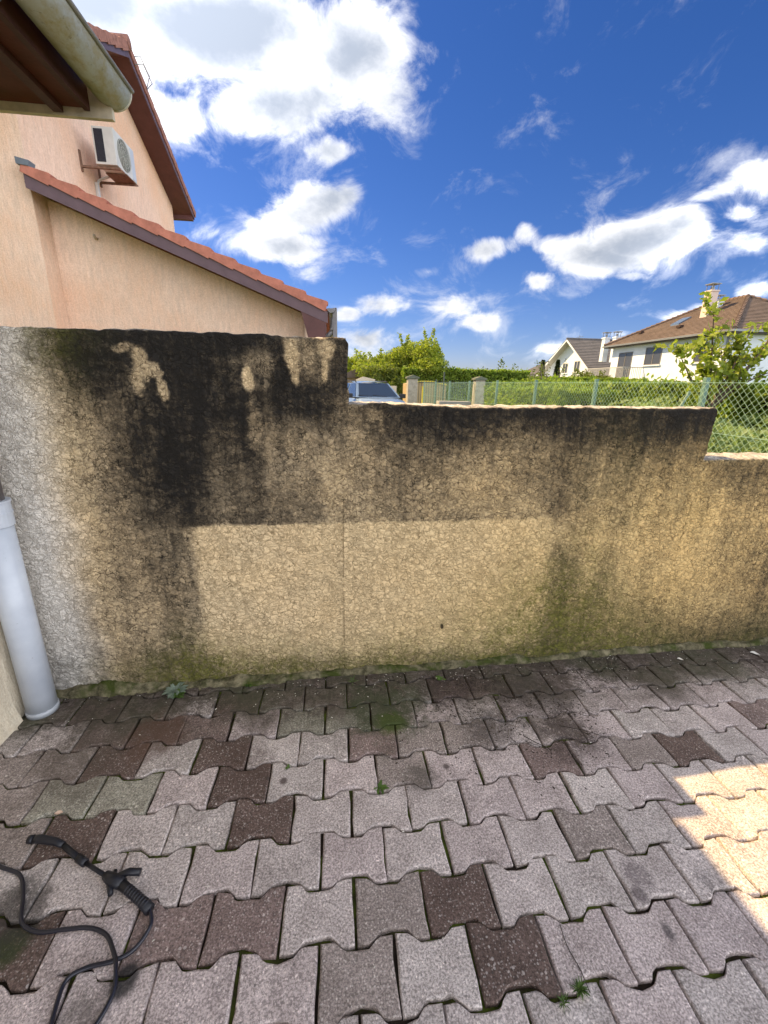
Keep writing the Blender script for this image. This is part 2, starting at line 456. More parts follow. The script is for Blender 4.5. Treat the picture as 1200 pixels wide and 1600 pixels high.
    patch(1.06, 0.40, 0.20, (0.05, 0.035, 0.03), 0.75)
    patch(0.95, 0.62, 0.25, (0.045, 0.035, 0.03), 0.6)
    patch(0.37, 0.26, 0.10, (0.08, 0.068, 0.055), 0.7)
    patch(-0.28, 0.40, 0.12, (0.07, 0.045, 0.035), 0.5)
    patch(-0.70, 0.55, 0.18, (0.09, 0.045, 0.03), 0.65)
    patch(-0.95, 0.40, 0.22, (0.08, 0.06, 0.045), 0.55)
    patch(0.965, -0.145, 0.055, (0.075, 0.055, 0.06), 0.6)
    patch(0.93, -0.19, 0.03, (0.075, 0.055, 0.06), 0.7)
    patch(0.95, -0.28, 0.035, (0.05, 0.042, 0.045), 0.75, 1.6)
    patch(1.17, -0.18, 0.055, (0.07, 0.06, 0.06), 0.5)
    patch(-0.47, -0.23, 0.045, (0.02, 0.02, 0.02), 0.9)
    patch(-0.55, -0.30, 0.07, (0.10, 0.09, 0.08), 0.5)
    patch(-0.146, 0.283, 0.020, (0.085, 0.06, 0.055), 0.9, 1, 0.15)
    patch(0.474, 0.288, 0.018, (0.10, 0.075, 0.07), 0.9, 1, 0.15)
    patch(-0.205, 0.30, 0.012, (0.06, 0.045, 0.04), 0.8, 1, 0.2)
    # worn, dirty arrises show as darker rims
    m.color(c)
    h = m.math('ADD', m.math('MULTIPLY', fine, 0.8), m.math('MULTIPLY', chip, 0.5))
    m.nrm(m.bump(h, 0.0016, 0.9))
    m.rough(m.rng(gr, 0, 1, 0.72, 0.9))
    return m.m
M_PAVER = paver_mat()

def filler_mat():
    m = Mat('joint_soil', 0.95, 0.1)
    p = m.pos(); n = m.noise(p, 18, 6, 0.7); n2 = m.noise(p, 4, 4, 0.6)
    c = m.mix(n, (0.012, 0.009, 0.007), (0.05, 0.036, 0.026))
    c = m.mix(m.math('MULTIPLY', m.rng(n2, 0.44, 0.56), m.rng(n, 0.38, 0.55)), c, (0.09, 0.12, 0.018))
    m.color(c); m.nrm(m.bump(m.noise(p, 200, 5, 0.7), 0.004)); return m.m

paving = MB().add([(-1.5, -4, -0.022), (5, -4, -0.022), (5, 0.98, -0.022), (-1.5, 0.98, -0.022)], [(0, 1, 2, 3)]).build('paving', filler_mat())
tag(paving, kind='structure')
# soil in the joints has relief of its own
def joint_soil():
    X = np.arange(-1.45, 3.3, 0.012); Y = np.arange(-1.0, 0.95, 0.012)
    gx, gy = np.meshgrid(X, Y)
    gz = -0.0150 + 0.011 * (fbm(gx * 26, gy * 26, 3, 3) - 0.5) + 0.012 * (fbm(gx * 5, gy * 5, 2, 9) - 0.5)
    gz = np.minimum(gz, -0.0035)
    V = np.stack([gx, gy, gz], -1).reshape(-1, 3); nx = len(X); i = np.arange((len(Y) - 1) * nx).reshape(-1, nx)[:, :-1].ravel()
    F = np.stack([i, i + 1, i + nx + 1, i + nx], 1)
    o = np_mesh('joint_soil', V, F, paving.data.materials[0], paving, True); tag(o, kind='stuff')
joint_soil()

def paver_outline(seed):
    r = random.Random(seed); g = 0.0040
    A, Bv = JOINT / 2 - g, (PITCH_Y * 2 - JOINT) / 2 - g
    hx = PITCH_X / 2 - g * 0.8
    s = [(-hx, A), (-0.064, A - 0.001), (-0.054, A - 0.006), (-0.040, Bv + 0.005), (-0.031, Bv + 0.0005), (0.0, Bv - 0.0008), (0.031, Bv + 0.0005), (0.040, Bv + 0.005), (0.054, A - 0.006), (0.064, A - 0.001), (hx, A)]
    pts = s + [(hx, 0.03), (hx, -0.03)] + [(x, -y) for x, y in s[::-1]] + [(-hx, -0.03), (-hx, 0.03)]
    out = [(x + r.uniform(-.0024, .0024), y + r.uniform(-.0022, .0022)) for x, y in pts]
    for _ in range(r.choice((0, 1, 1, 2))):                       # chipped edges
        i = r.randrange(len(out)); x, y = out[i]; out[i] = (x * 0.955, y * 0.93)
    return out
def paver_mesh(seed):
    pts = paver_outline(seed); n = len(pts)
    def ring(k, z, jit=0.0):
        r = random.Random(seed * 7 + int(z * 1e5)); out = []
        for x, y in pts:
            L = math.hypot(x, y); f = (L - k) / L
            out.append((x * f, y * f, z + r.uniform(-jit, jit)))
        return out
    V = ring(0.0, -0.045) + ring(0, -0.0050, 0.001) + ring(0.0022, -0.0015, 0.0006) + ring(0.0062, 0.0)
    F = []
    for L in range(3):
        F += [(L * n + i, L * n + (i + 1) % n, (L + 1) * n + (i + 1) % n, (L + 1) * n + i) for i in range(n)]
    F.append(tuple(range(3 * n, 4 * n)))
    # outline runs clockwise -> flip
    F = [f[::-1] for f in F]
    me = bpy.data.meshes.new('paver'); me.from_pydata(V, [], F); me.update(); me.materials.append(M_PAVER)
    me.polygons.foreach_set('use_smooth', [True] * (3 * n) + [False])
    return me
PM = [paver_mesh(s) for s in range(26)]
DARK = [(-0.79, 0.16), (-0.42, 0.42), (-0.31, 0.29), (-0.2, 0.14), (0.4, -0.14), (0.5, -0.29), (-0.39, 0.71), (-0.79, -0.14), (1.47, 0.29), (-1.07, 0.72), (-0.84, 0.43)]
RED = [(-0.39, -0.14), (-0.2, -0.14), (-0.56, 0.56), (-0.8, 0.59), (0.56, 0.7), (0.77, 0.68), (0.14, 0.42), (0.82, 0.35), (1.99, 0.45)]
MID = [(-0.81, 0.68), (-1.0, 0.43), (-1.12, 0.43), (0.35, 0.4), (0.32, 0.25), (0.61, 0.36), (-0.98, 0.18), (0.39, 0.63), (1.0, 0.42), (-1.05, 0.29), (0.93, 0.02)]
GREEN = [(-0.18, 0.72), (0.03, 0.7), (-0.19, 0.57), (0.03, 0.55), (0.24, 0.66), (-0.73, 0.31), (-0.85, 0.3)]
def kind_of(cx, cy):
    for lst, k in ((DARK, 'd'), (RED, 'r'), (MID, 'm'), (GREEN, 'g')):
        for (px, py) in lst:
            if abs(px - cx) < 0.1 and abs(py - cy) < 0.072: return k
    return 'n'
def build_pavers():
    r = random.Random(3); outer = []
    for k in range(-22, 8):
        cy = k * PITCH_Y
        off = 0.1 if k % 2 == 0 else 0.0
        for i in range(-8, 26):
            cx = i * PITCH_X + off
            if cx < -1.42 or cx > 4.9: continue
            t = kind_of(cx, cy); j = r.random(); w = r.uniform(0.93, 1.08)
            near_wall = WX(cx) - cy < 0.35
            if t == 'n':
                if cx > 1.2 and cy > 0.2 and j < 0.10: t = 'm'
                elif j < 0.03: t = 'm'
            col = {'d': (0.125, 0.088, 0.075), 'r': (0.215, 0.16, 0.147), 'm': (0.29, 0.245, 0.225), 'g': (0.30, 0.285, 0.235),
                   'n': random.Random(k * 100 + i).choice([(0.450, 0.385, 0.372), (0.455, 0.400, 0.382), (0.440, 0.392, 0.372), (0.435, 0.370, 0.360)])}[t]
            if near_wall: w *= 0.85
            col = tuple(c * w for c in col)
            inview = -1.36 < cx < 2.75 and -0.62 < cy < 0.95 and cx > -1.36 - 0.0 and (cx - 0.06) < (cy + 0.96) * 1.35 + 0.5
            if inview:
                o = bpy.data.objects.new('paver', PM[r.randrange(len(PM))]); COL.objects.link(o); o.parent = paving
                o.location = (cx + r.gauss(0, .0012), cy + r.gauss(0, .0012), r.gauss(0, .0014))
                o.rotation_euler = (r.gauss(0, .010), r.gauss(0, .008), r.gauss(0, .008) + (math.pi if r.random() < .5 else 0))
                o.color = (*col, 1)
            else:
                outer.append((cx, cy))
    V = []; F = []
    for n_, (cx, cy) in enumerate(outer):
        me = PM[n_ % len(PM)]; b = len(V)
        V += [(v.co.x + cx, v.co.y + cy, v.co.z) for v in me.vertices]
        F += [tuple(i + b for i in p.vertices) for p in me.polygons]
    o = mesh_obj('outer_pavers', V, F, M_PAVER, paving); o.color = (0.42, 0.37, 0.36, 1); tag(o, kind='stuff')
build_pavers()

# ------------------------------------------------------------------ the stained garden wall
DIRT_X0, DIRT_DX = -1.35, 0.1
DIRT_Z = [0, .03, .06, .1, .15, .2, .3, .4, .5, .6, .7, .76, .79, .81, .84, .9, 1.0, 1.1, 1.2, 1.3, 1.4, 1.5, 1.6]
DIRT = [
    [5, 9, 11, 12, 14, 16, 18, 19, 17, 15, 14, 14, 14, 14, 14, 14, 15, 16, 18, 19, 19, 20, 20, 21, 22, 23, 24, 22, 20, 20, 19, 19, 20, 20, 20, 20, 22, 22, 22, 22, 22, 22],
    [5, 9, 11, 12, 14, 16, 18, 19, 17, 15, 14, 14, 14, 14, 14, 14, 15, 16, 16, 16, 16, 17, 18, 19, 20, 21, 23, 21, 19, 19, 18, 19, 19, 20, 20, 20, 22, 22, 22, 22, 22, 21],
    [5, 8, 11, 12, 14, 15, 18, 19, 17, 15, 14, 14, 14, 13, 13, 13, 13, 14, 14, 14, 14, 14, 15, 16, 18, 20, 23, 20, 18, 18, 17, 18, 19, 19, 19, 19, 20, 21, 21, 21, 21, 21],
    [5, 8, 11, 11, 13, 15, 17, 19, 17, 14, 12, 12, 11, 10, 10, 10, 11, 11, 11, 11, 10, 11, 12, 13, 15, 19, 22, 19, 17, 16, 16, 17, 17, 18, 17, 17, 18, 19, 20, 20, 20, 20],
    [5, 8, 11, 11, 13, 14, 16, 18, 13, 10, 9, 8, 7, 7, 6, 7, 7, 7, 7, 6, 6, 7, 8, 10, 12, 17, 21, 18, 16, 15, 15, 15, 16, 15, 14, 15, 16, 17, 18, 19, 18, 18],
    [4, 6, 8, 10, 12, 13, 14, 17, 9, 6, 5, 4, 4, 3, 3, 5, 5, 5, 5, 4, 4, 6, 7, 8, 10, 16, 20, 17, 15, 14, 13, 14, 14, 13, 12, 12, 14, 15, 17, 17, 17, 17],
    [1, 3, 3, 7, 10, 11, 12, 16, 7, 3, 3, 2, 1, 1, 1, 2, 2, 2, 2, 1, 2, 3, 4, 4, 5, 14, 18, 15, 13, 12, 11, 11, 10, 9, 8, 9, 11, 14, 16, 17, 17, 17],
    [0, 1, 2, 7, 10, 11, 11, 16, 8, 3, 2, 0, 0, 0, 0, 0, 0, 0, 0, 0, 0, 1, 2, 2, 5, 14, 17, 15, 12, 10, 9, 8, 7, 7, 7, 8, 11, 14, 17, 17, 17, 17],
    [0, 0, 2, 6, 10, 13, 14, 17, 10, 2, 1, 0, 0, 0, 0, 0, 0, 0, 0, 0, 0, 0, 1, 2, 6, 14, 15, 14, 11, 9, 7, 6, 6, 6, 6, 8, 11, 14, 16, 16, 16, 16],
    [0, 0, 1, 5, 10, 14, 16, 18, 12, 2, 1, 0, 0, 0, 0, 0, 0, 0, 0, 0, 0, 0, 0, 1, 5, 14, 14, 12, 9, 7, 6, 6, 6, 6, 7, 9, 11, 14, 14, 14, 14, 14],
    [0, 0, 1, 4, 9, 13, 16, 18, 13, 3, 2, 1, 0, 0, 0, 0, 0, 0, 0, 0, 0, 0, 0, 0, 3, 7, 8, 9, 8, 7, 6, 6, 7, 8, 8, 9, 10, 11, 11, 11, 11, 11],
    [0, 0, 1, 3, 9, 13, 16, 18, 14, 3, 3, 1, 0, 0, 0, 0, 0, 0, 1, 3, 4, 4, 5, 6, 7, 10, 11, 11, 11, 11, 10, 8, 8, 8, 8, 9, 10, 11, 11, 11, 11, 11],
    [0, 0, 1, 3, 8, 13, 16, 18, 15, 6, 8, 9, 10, 10, 8, 8, 10, 11, 11, 11, 10, 9, 9, 8, 10, 13, 12, 11, 11, 11, 9, 8, 8, 8, 8, 9, 10, 11, 11, 11, 11, 11],
    [0, 0, 0, 3, 8, 14, 18, 20, 21, 17, 17, 17, 16, 14, 10, 9, 11, 12, 12, 11, 11, 10, 9, 9, 11, 14, 12, 11, 11, 11, 9, 8, 8, 8, 8, 9, 11, 11, 11, 11, 11, 11],
    [0, 0, 0, 3, 8, 15, 19, 21, 21, 17, 17, 17, 16, 15, 11, 10, 12, 13, 12, 11, 11, 11, 10, 9, 13, 16, 13, 11, 11, 11, 10, 9, 9, 9, 9, 10, 11, 12, 12, 12, 12, 12],
    [0, 0, 0, 2, 8, 14, 19, 22, 21, 17, 17, 17, 16, 15, 13, 11, 13, 14, 13, 12, 11, 10, 11, 11, 15, 17, 14, 13, 12, 12, 11, 10, 10, 10, 12, 13, 13, 14, 14, 14, 14, 14],
    [0, 0, 0, 2, 8, 14, 19, 23, 23, 17, 18, 16, 13, 11, 16, 12, 14, 16, 15, 14, 11, 9, 12, 15, 18, 18, 16, 15, 14, 13, 13, 12, 11, 14, 16, 16, 16, 16, 16, 16, 16, 16],
    [0, 0, 0, 1, 7, 14, 19, 22, 23, 19, 19, 16, 13, 11, 18, 12, 15, 18, 18, 17, 15, 13, 14, 15, 18, 18, 17, 17, 17, 17, 17, 16, 15, 16, 17, 17, 17, 17, 17, 17, 17, 17],
    [0, 0, 0, 2, 7, 13, 20, 22, 22, 20, 19, 17, 13, 11, 16, 12, 16, 20, 21, 22, 21, 19, 16, 15, 18, 20, 21, 20, 20, 21, 22, 20, 18, 17, 17, 17, 17, 17, 17, 17, 17, 17],
    [0, 0, 0, 2, 10, 15, 19, 20, 23, 22, 21, 20, 20, 20, 18, 14, 17, 20, 21, 22, 21, 20, 21, 22, 22, 21, 20, 20, 20, 21, 22, 22, 21, 19, 19, 19, 19, 19, 19, 19, 19, 19],
    [1, 1, 2, 4, 15, 20, 17, 21, 24, 22, 18, 17, 20, 18, 20, 16, 19, 22, 21, 19, 21, 22, 22, 22, 22, 22, 22, 22, 22, 22, 22, 22, 22, 22, 22, 22, 22, 22, 22, 22, 22, 22],
    [3, 3, 3, 9, 20, 25, 19, 20, 24, 24, 16, 11, 20, 9, 18, 20, 21, 22, 21, 20, 21, 22, 22, 22, 22, 22, 22, 22, 22, 22, 22, 22, 22, 22, 22, 22, 22, 22, 22, 22, 22, 22],
    [3, 3, 3, 9, 18, 24, 25, 22, 21, 23, 25, 24, 19, 13, 17, 19, 20, 21, 21, 21, 22, 22, 22, 22, 22, 22, 22, 22, 22, 22, 22, 22, 22, 22, 22, 22, 22, 22, 22, 22, 22, 22],
]
ALGAE = [
    [0, 2, 4, 6, 8, 10, 16, 22, 22, 21, 19, 19, 18, 17, 17, 19, 19, 19, 19, 18, 17, 19, 21, 21, 22, 23, 25, 25, 25, 23, 22, 19, 17, 14, 13, 11, 11, 11, 11, 12, 11, 11],
    [0, 1, 4, 6, 8, 10, 15, 22, 22, 21, 19, 19, 18, 17, 17, 19, 19, 19, 17, 16, 15, 18, 20, 21, 22, 23, 25, 25, 25, 23, 20, 18, 15, 13, 11, 9, 9, 9, 9, 10, 9, 9],
    [0, 1, 4, 6, 8, 10, 15, 22, 22, 21, 19, 19, 18, 16, 15, 17, 17, 17, 15, 14, 14, 16, 18, 20, 22, 24, 25, 25, 25, 22, 19, 16, 14, 11, 9, 7, 7, 7, 8, 8, 8, 7],
    [0, 1, 3, 6, 8, 10, 14, 22, 22, 19, 17, 16, 14, 12, 11, 13, 13, 14, 13, 12, 12, 14, 17, 19, 22, 24, 25, 24, 23, 20, 17, 14, 12, 9, 6, 4, 4, 4, 5, 6, 5, 5],
    [0, 1, 3, 5, 6, 7, 11, 19, 17, 14, 12, 11, 9, 7, 6, 8, 9, 10, 10, 9, 10, 13, 16, 20, 24, 25, 25, 24, 22, 18, 14, 12, 9, 6, 4, 2, 2, 3, 4, 4, 4, 4],
    [0, 0, 1, 2, 2, 3, 6, 15, 12, 9, 7, 7, 5, 4, 3, 4, 5, 6, 6, 7, 8, 11, 15, 20, 25, 25, 25, 23, 20, 16, 13, 10, 7, 5, 2, 2, 2, 2, 3, 3, 3, 3],
    [0, 0, 0, 0, 0, 0, 1, 4, 2, 0, 0, 0, 0, 0, 0, 0, 1, 2, 3, 4, 5, 8, 11, 16, 20, 23, 24, 20, 17, 13, 9, 7, 4, 2, 0, 0, 0, 0, 0, 0, 0, 0],
    [0, 0, 0, 0, 0, 0, 0, 1, 1, 0, 0, 0, 0, 0, 0, 0, 0, 0, 1, 2, 4, 5, 7, 11, 15, 21, 21, 17, 13, 9, 6, 4, 2, 1, 0, 0, 0, 0, 0, 0, 0, 0],
    [0, 0, 0, 0, 0, 0, 0, 0, 0, 0, 0, 0, 0, 0, 0, 0, 0, 0, 1, 1, 2, 3, 5, 8, 11, 14, 14, 13, 10, 6, 4, 2, 1, 0, 0, 0, 0, 0, 0, 0, 0, 0],
    [0, 0, 0, 0, 0, 0, 0, 0, 0, 0, 0, 0, 0, 0, 0, 0, 0, 0, 0, 0, 0, 0, 2, 5, 6, 6, 8, 11, 7, 3, 2, 1, 0, 0, 0, 0, 0, 0, 0, 0, 0, 0],
    [0, 0, 0, 0, 0, 0, 0, 0, 0, 0, 0, 0, 0, 0, 0, 0, 0, 0, 0, 0, 0, 0, 1, 3, 3, 3, 6, 7, 5, 4, 3, 1, 1, 1, 0, 0, 0, 0, 0, 0, 0, 0],
    [0, 0, 0, 0, 0, 0, 0, 0, 0, 0, 0, 0, 0, 0, 0, 0, 0, 0, 0, 0, 0, 0, 1, 2, 2, 2, 4, 5, 5, 4, 3, 2, 2, 2, 0, 0, 0, 0, 0, 0, 0, 0],
    [0, 0, 0, 0, 0, 0, 0, 0, 0, 0, 0, 0, 0, 0, 0, 0, 0, 0, 0, 0, 0, 0, 0, 1, 1, 1, 3, 4, 5, 5, 3, 2, 2, 2, 0, 0, 0, 0, 0, 0, 0, 0],
    [0, 0, 0, 0, 0, 0, 0, 0, 0, 0, 0, 0, 0, 0, 0, 0, 0, 0, 0, 0, 0, 0, 0, 1, 1, 1, 3, 4, 5, 5, 4, 3, 3, 2, 0, 0, 0, 0, 0, 0, 0, 0],
    [0, 0, 0, 0, 0, 0, 0, 0, 0, 0, 0, 0, 0, 0, 0, 0, 0, 0, 0, 0, 0, 0, 0, 0, 0, 0, 2, 3, 5, 5, 4, 3, 3, 2, 0, 0, 0, 0, 0, 0, 0, 0],
    [0, 0, 0, 0, 0, 0, 0, 0, 0, 0, 0, 0, 0, 0, 0, 0, 0, 0, 0, 0, 0, 0, 0, 0, 0, 0, 2, 3, 4, 4, 3, 2, 2, 1, 0, 0, 0, 0, 0, 0, 0, 0],
    [0, 0, 1, 1, 0, 0, 0, 0, 0, 0, 0, 0, 0, 0, 0, 0, 0, 0, 0, 0, 0, 0, 0, 0, 0, 0, 2, 3, 4, 3, 2, 2, 2, 1, 0, 0, 0, 0, 0, 0, 0, 0],
    [0, 0, 1, 1, 1, 0, 0, 0, 0, 0, 0, 0, 0, 0, 0, 0, 0, 0, 0, 0, 0, 0, 0, 0, 0, 1, 1, 2, 3, 2, 2, 1, 1, 0, 0, 0, 0, 0, 0, 0, 0, 0],
    [0, 0, 1, 2, 1, 0, 0, 0, 0, 0, 0, 0, 0, 0, 0, 0, 0, 0, 0, 0, 0, 0, 0, 0, 0, 0, 1, 2, 2, 1, 1, 1, 1, 0, 0, 0, 0, 0, 0, 0, 0, 0],
    [0, 0, 1, 2, 2, 0, 0, 0, 0, 0, 0, 0, 0, 0, 0, 0, 0, 0, 0, 0, 0, 0, 0, 0, 0, 0, 1, 1, 1, 1, 0, 0, 0, 0, 0, 0, 0, 0, 0, 0, 0, 0],
    [0, 0, 1, 6, 4, 0, 0, 0, 0, 0, 0, 0, 0, 0, 0, 0, 0, 0, 0, 0, 0, 0, 0, 0, 0, 0, 0, 0, 0, 0, 0, 0, 0, 0, 0, 0, 0, 0, 0, 0, 0, 0],
    [0, 0, 1, 10, 8, 1, 0, 0, 0, 0, 0, 0, 0, 0, 0, 0, 0, 0, 0, 0, 0, 0, 0, 0, 0, 0, 0, 0, 0, 0, 0, 0, 0, 0, 0, 0, 0, 0, 0, 0, 0, 0],
    [0, 0, 0, 12, 12, 3, 0, 0, 0, 0, 0, 0, 0, 0, 0, 0, 0, 0, 0, 0, 0, 0, 0, 0, 0, 0, 0, 0, 0, 0, 0, 0, 0, 0, 0, 0, 0, 0, 0, 0, 0, 0],
]
def table(T, x, z):
    A = np.array(T, dtype=float) / 25.0
    fx = np.clip((x - DIRT_X0) / DIRT_DX, 0, A.shape[1] - 1.001); ix = fx.astype(int); tx = fx - ix
    Z = np.array(DIRT_Z); zc = np.clip(z, 0, 1.5999); iz = np.searchsorted(Z, zc, side='right') - 1; tz = (zc - Z[iz]) / (Z[iz + 1] - Z[iz])
    return (A[iz, ix] * (1 - tx) + A[iz, ix + 1] * tx) * (1 - tz) + (A[iz + 1, ix] * (1 - tx) + A[iz + 1, ix + 1] * tx) * tz

def wall_mat():
    m = Mat('roughcast_render', 0.88, 0.2)
    p = m.pos()
    st = m.sepc(m.attr('stain'))
    D, G, W = st[0], st[1], st[2]
    # flattened roughcast: plates with ragged cracks between them
    q = m.mapping(p, (1, 0.6, 1))
    warp = m.vmath('SCALE', m.vmath('SUBTRACT', m.noise(q, 38, 4, 0.65, 0, 'Color'), (0.5, 0.5, 0.5)), scale=0.058)
    warp = m.vmath('ADD', warp, m.vmath('SCALE', m.vmath('SUBTRACT', m.noise(q, 10, 2, 0.5, 0, 'Color'), (0.5, 0.5, 0.5)), scale=0.045))
    qq = m.vmath('ADD', m.mapping(q, (1, 1, 1.25)), warp)
    e1 = m.voronoi(qq, 35, 'DISTANCE_TO_EDGE')
    e2 = m.voronoi(m.vmath('ADD', qq, (3.1, 0, 1.7)), 66, 'DISTANCE_TO_EDGE')
    gate = m.rng(m.noise(q, 30, 4, 0.7), 0.42, 0.60)
    gate2 = m.rng(m.noise(m.vmath('ADD', q, (9, 0, 4)), 20, 3, 0.6), 0.46, 0.58)
    wid = m.math('MULTIPLY', m.rng(m.noise(q, 55, 3, 0.7), 0.3, 0.7, 0.6, 1.5), m.rng(m.noise(q, 5, 4, 0.6), 0.35, 0.65, 0.65, 1.25))
    c1 = m.rng(m.math('DIVIDE', e1, wid), 0.020, 0.066, 1, 0)
    c2 = m.rng(m.math('DIVIDE', e2, wid), 0.025, 0.075, 1, 0)
    c1 = m.math('MULTIPLY', c1, m.rng(gate, 0, 1, 0.25, 1.0)); c2 = m.math('MULTIPLY', c2, gate2)
    crack = m.math('MAXIMUM', c1, m.math('MULTIPLY', c2, 0.55))
    cellr = m.sepc(m.voronoi(qq, 36, 'F1', 'Color'))[0]
    # render colour: pale left end, sandy, golden bounce light painted in to the right
    x = m.sep(p)[0]
    tan = m.mix(m.rng(x, -0.2, 1.9, 0, 1), (0.82, 0.645, 0.40), (0.80, 0.59, 0.27))
    tan = m.mix(m.rng(m.noise(p, 4, 4, 0.6), 0.35, 0.7), tan, m.mix(1.0, tan, (1.10, 1.06, 1.0), 'MULTIPLY'))
    base = m.mix(W, tan, (0.84, 0.80, 0.74))
    fine = m.noise(p, 260, 3, 0.65)
    base = m.mix(m.rng(fine, 0.35, 0.65), m.mix(1.0, base, (0.84, 0.82, 0.80), 'MULTIPLY'), m.mix(1.0, base, (1.06, 1.06, 1.06), 'MULTIPLY'))
    # soot / lichen: grows on the plates unevenly, fills the cracks
    streak = m.math('ADD', m.math('MULTIPLY', m.noise(m.mapping(p, (1, 1, 0.07)), 11, 4, 0.7), 0.6), m.math('MULTIPLY', m.noise(m.mapping(p, (1, 1, 0.12)), 42, 4, 0.7), 0.4))
    mott = m.noise(p, 75, 4, 0.7)
    clus = m.noise(p, 17, 4, 0.65)
    amt = m.rng(D, 0.04, 0.30, 0.0, 1.0)
    d = m.math('ADD', D, m.math('MULTIPLY', amt, m.math('ADD', m.math('ADD', m.math('MULTIPLY', m.math('SUBTRACT', streak, 0.5), 0.80), m.math('MULTIPLY', m.math('SUBTRACT', cellr, 0.5), 0.14)),
                m.math('ADD', m.math('MULTIPLY', m.math('SUBTRACT', mott, 0.5), 0.34), m.math('MULTIPLY', m.math('SUBTRACT', clus, 0.5), 0.18)))), True)
    d18 = m.math('ADD', m.math('MULTIPLY', m.math('POWER', d, 1.9), 0.85), m.math('MULTIPLY', m.math('POWER', d, 7.0), 0.75))
    trans = m.math('POWER', 2.71828, m.math('MULTIPLY', d18, -3.05))
    soot = m.mix(trans, (0.016, 0.015, 0.014), base)
    # a greyish-brown cast in half-dirty areas
    soot = m.mix(m.math('MULTIPLY', m.rng(d, 0.15, 0.7), 0.35), soot, m.mix(1.0, soot, (0.82, 0.84, 0.98), 'MULTIPLY'))
    # cracks: brown in clean render, near black where dirty, faint where pale
    ck = m.math('MULTIPLY', crack, m.mix(W, m.rng(D, 0, 0.5, 0.62, 0.93), 0.30) if False else m.math('SUBTRACT', m.rng(D, 0, 0.5, 0.72, 0.97), m.math('MULTIPLY', W, 0.40)))
    col = m.mix(ck, soot, m.mix(m.rng(D, 0.0, 0.5), (0.30, 0.20, 0.095), (0.016, 0.013, 0.010)))
    # algae near the foot
    G = m.math('MULTIPLY', G, 1.25, True)
    gn = m.math('MULTIPLY', G, m.rng(m.math('ADD', m.math('MULTIPLY', mott, 0.6), m.math('MULTIPLY', clus, 0.4)), 0.34, 0.60))
    gcol = m.mix(m.noise(p, 50, 3), (0.045, 0.052, 0.010), (0.27, 0.26, 0.045))
    col = m.mix(m.math('MULTIPLY', gn, 0.9, True), col, gcol)
    m.color(col)
    h = m.math('ADD', m.math('MULTIPLY', fine, 0.16), m.math('ADD', m.math('MULTIPLY', m.rng(e1, 0.0, 0.28), 0.9), m.math('MULTIPLY', m.rng(e2, 0.0, 0.22), 0.35)))
    h = m.math('SUBTRACT', m.math('ADD', h, m.math('MULTIPLY', cellr, 0.35)), m.math('MULTIPLY', crack, 0.8))
    m.nrm(m.bump(h, 0.0042, 1.0))
    return m.m
M_WALL = wall_mat()

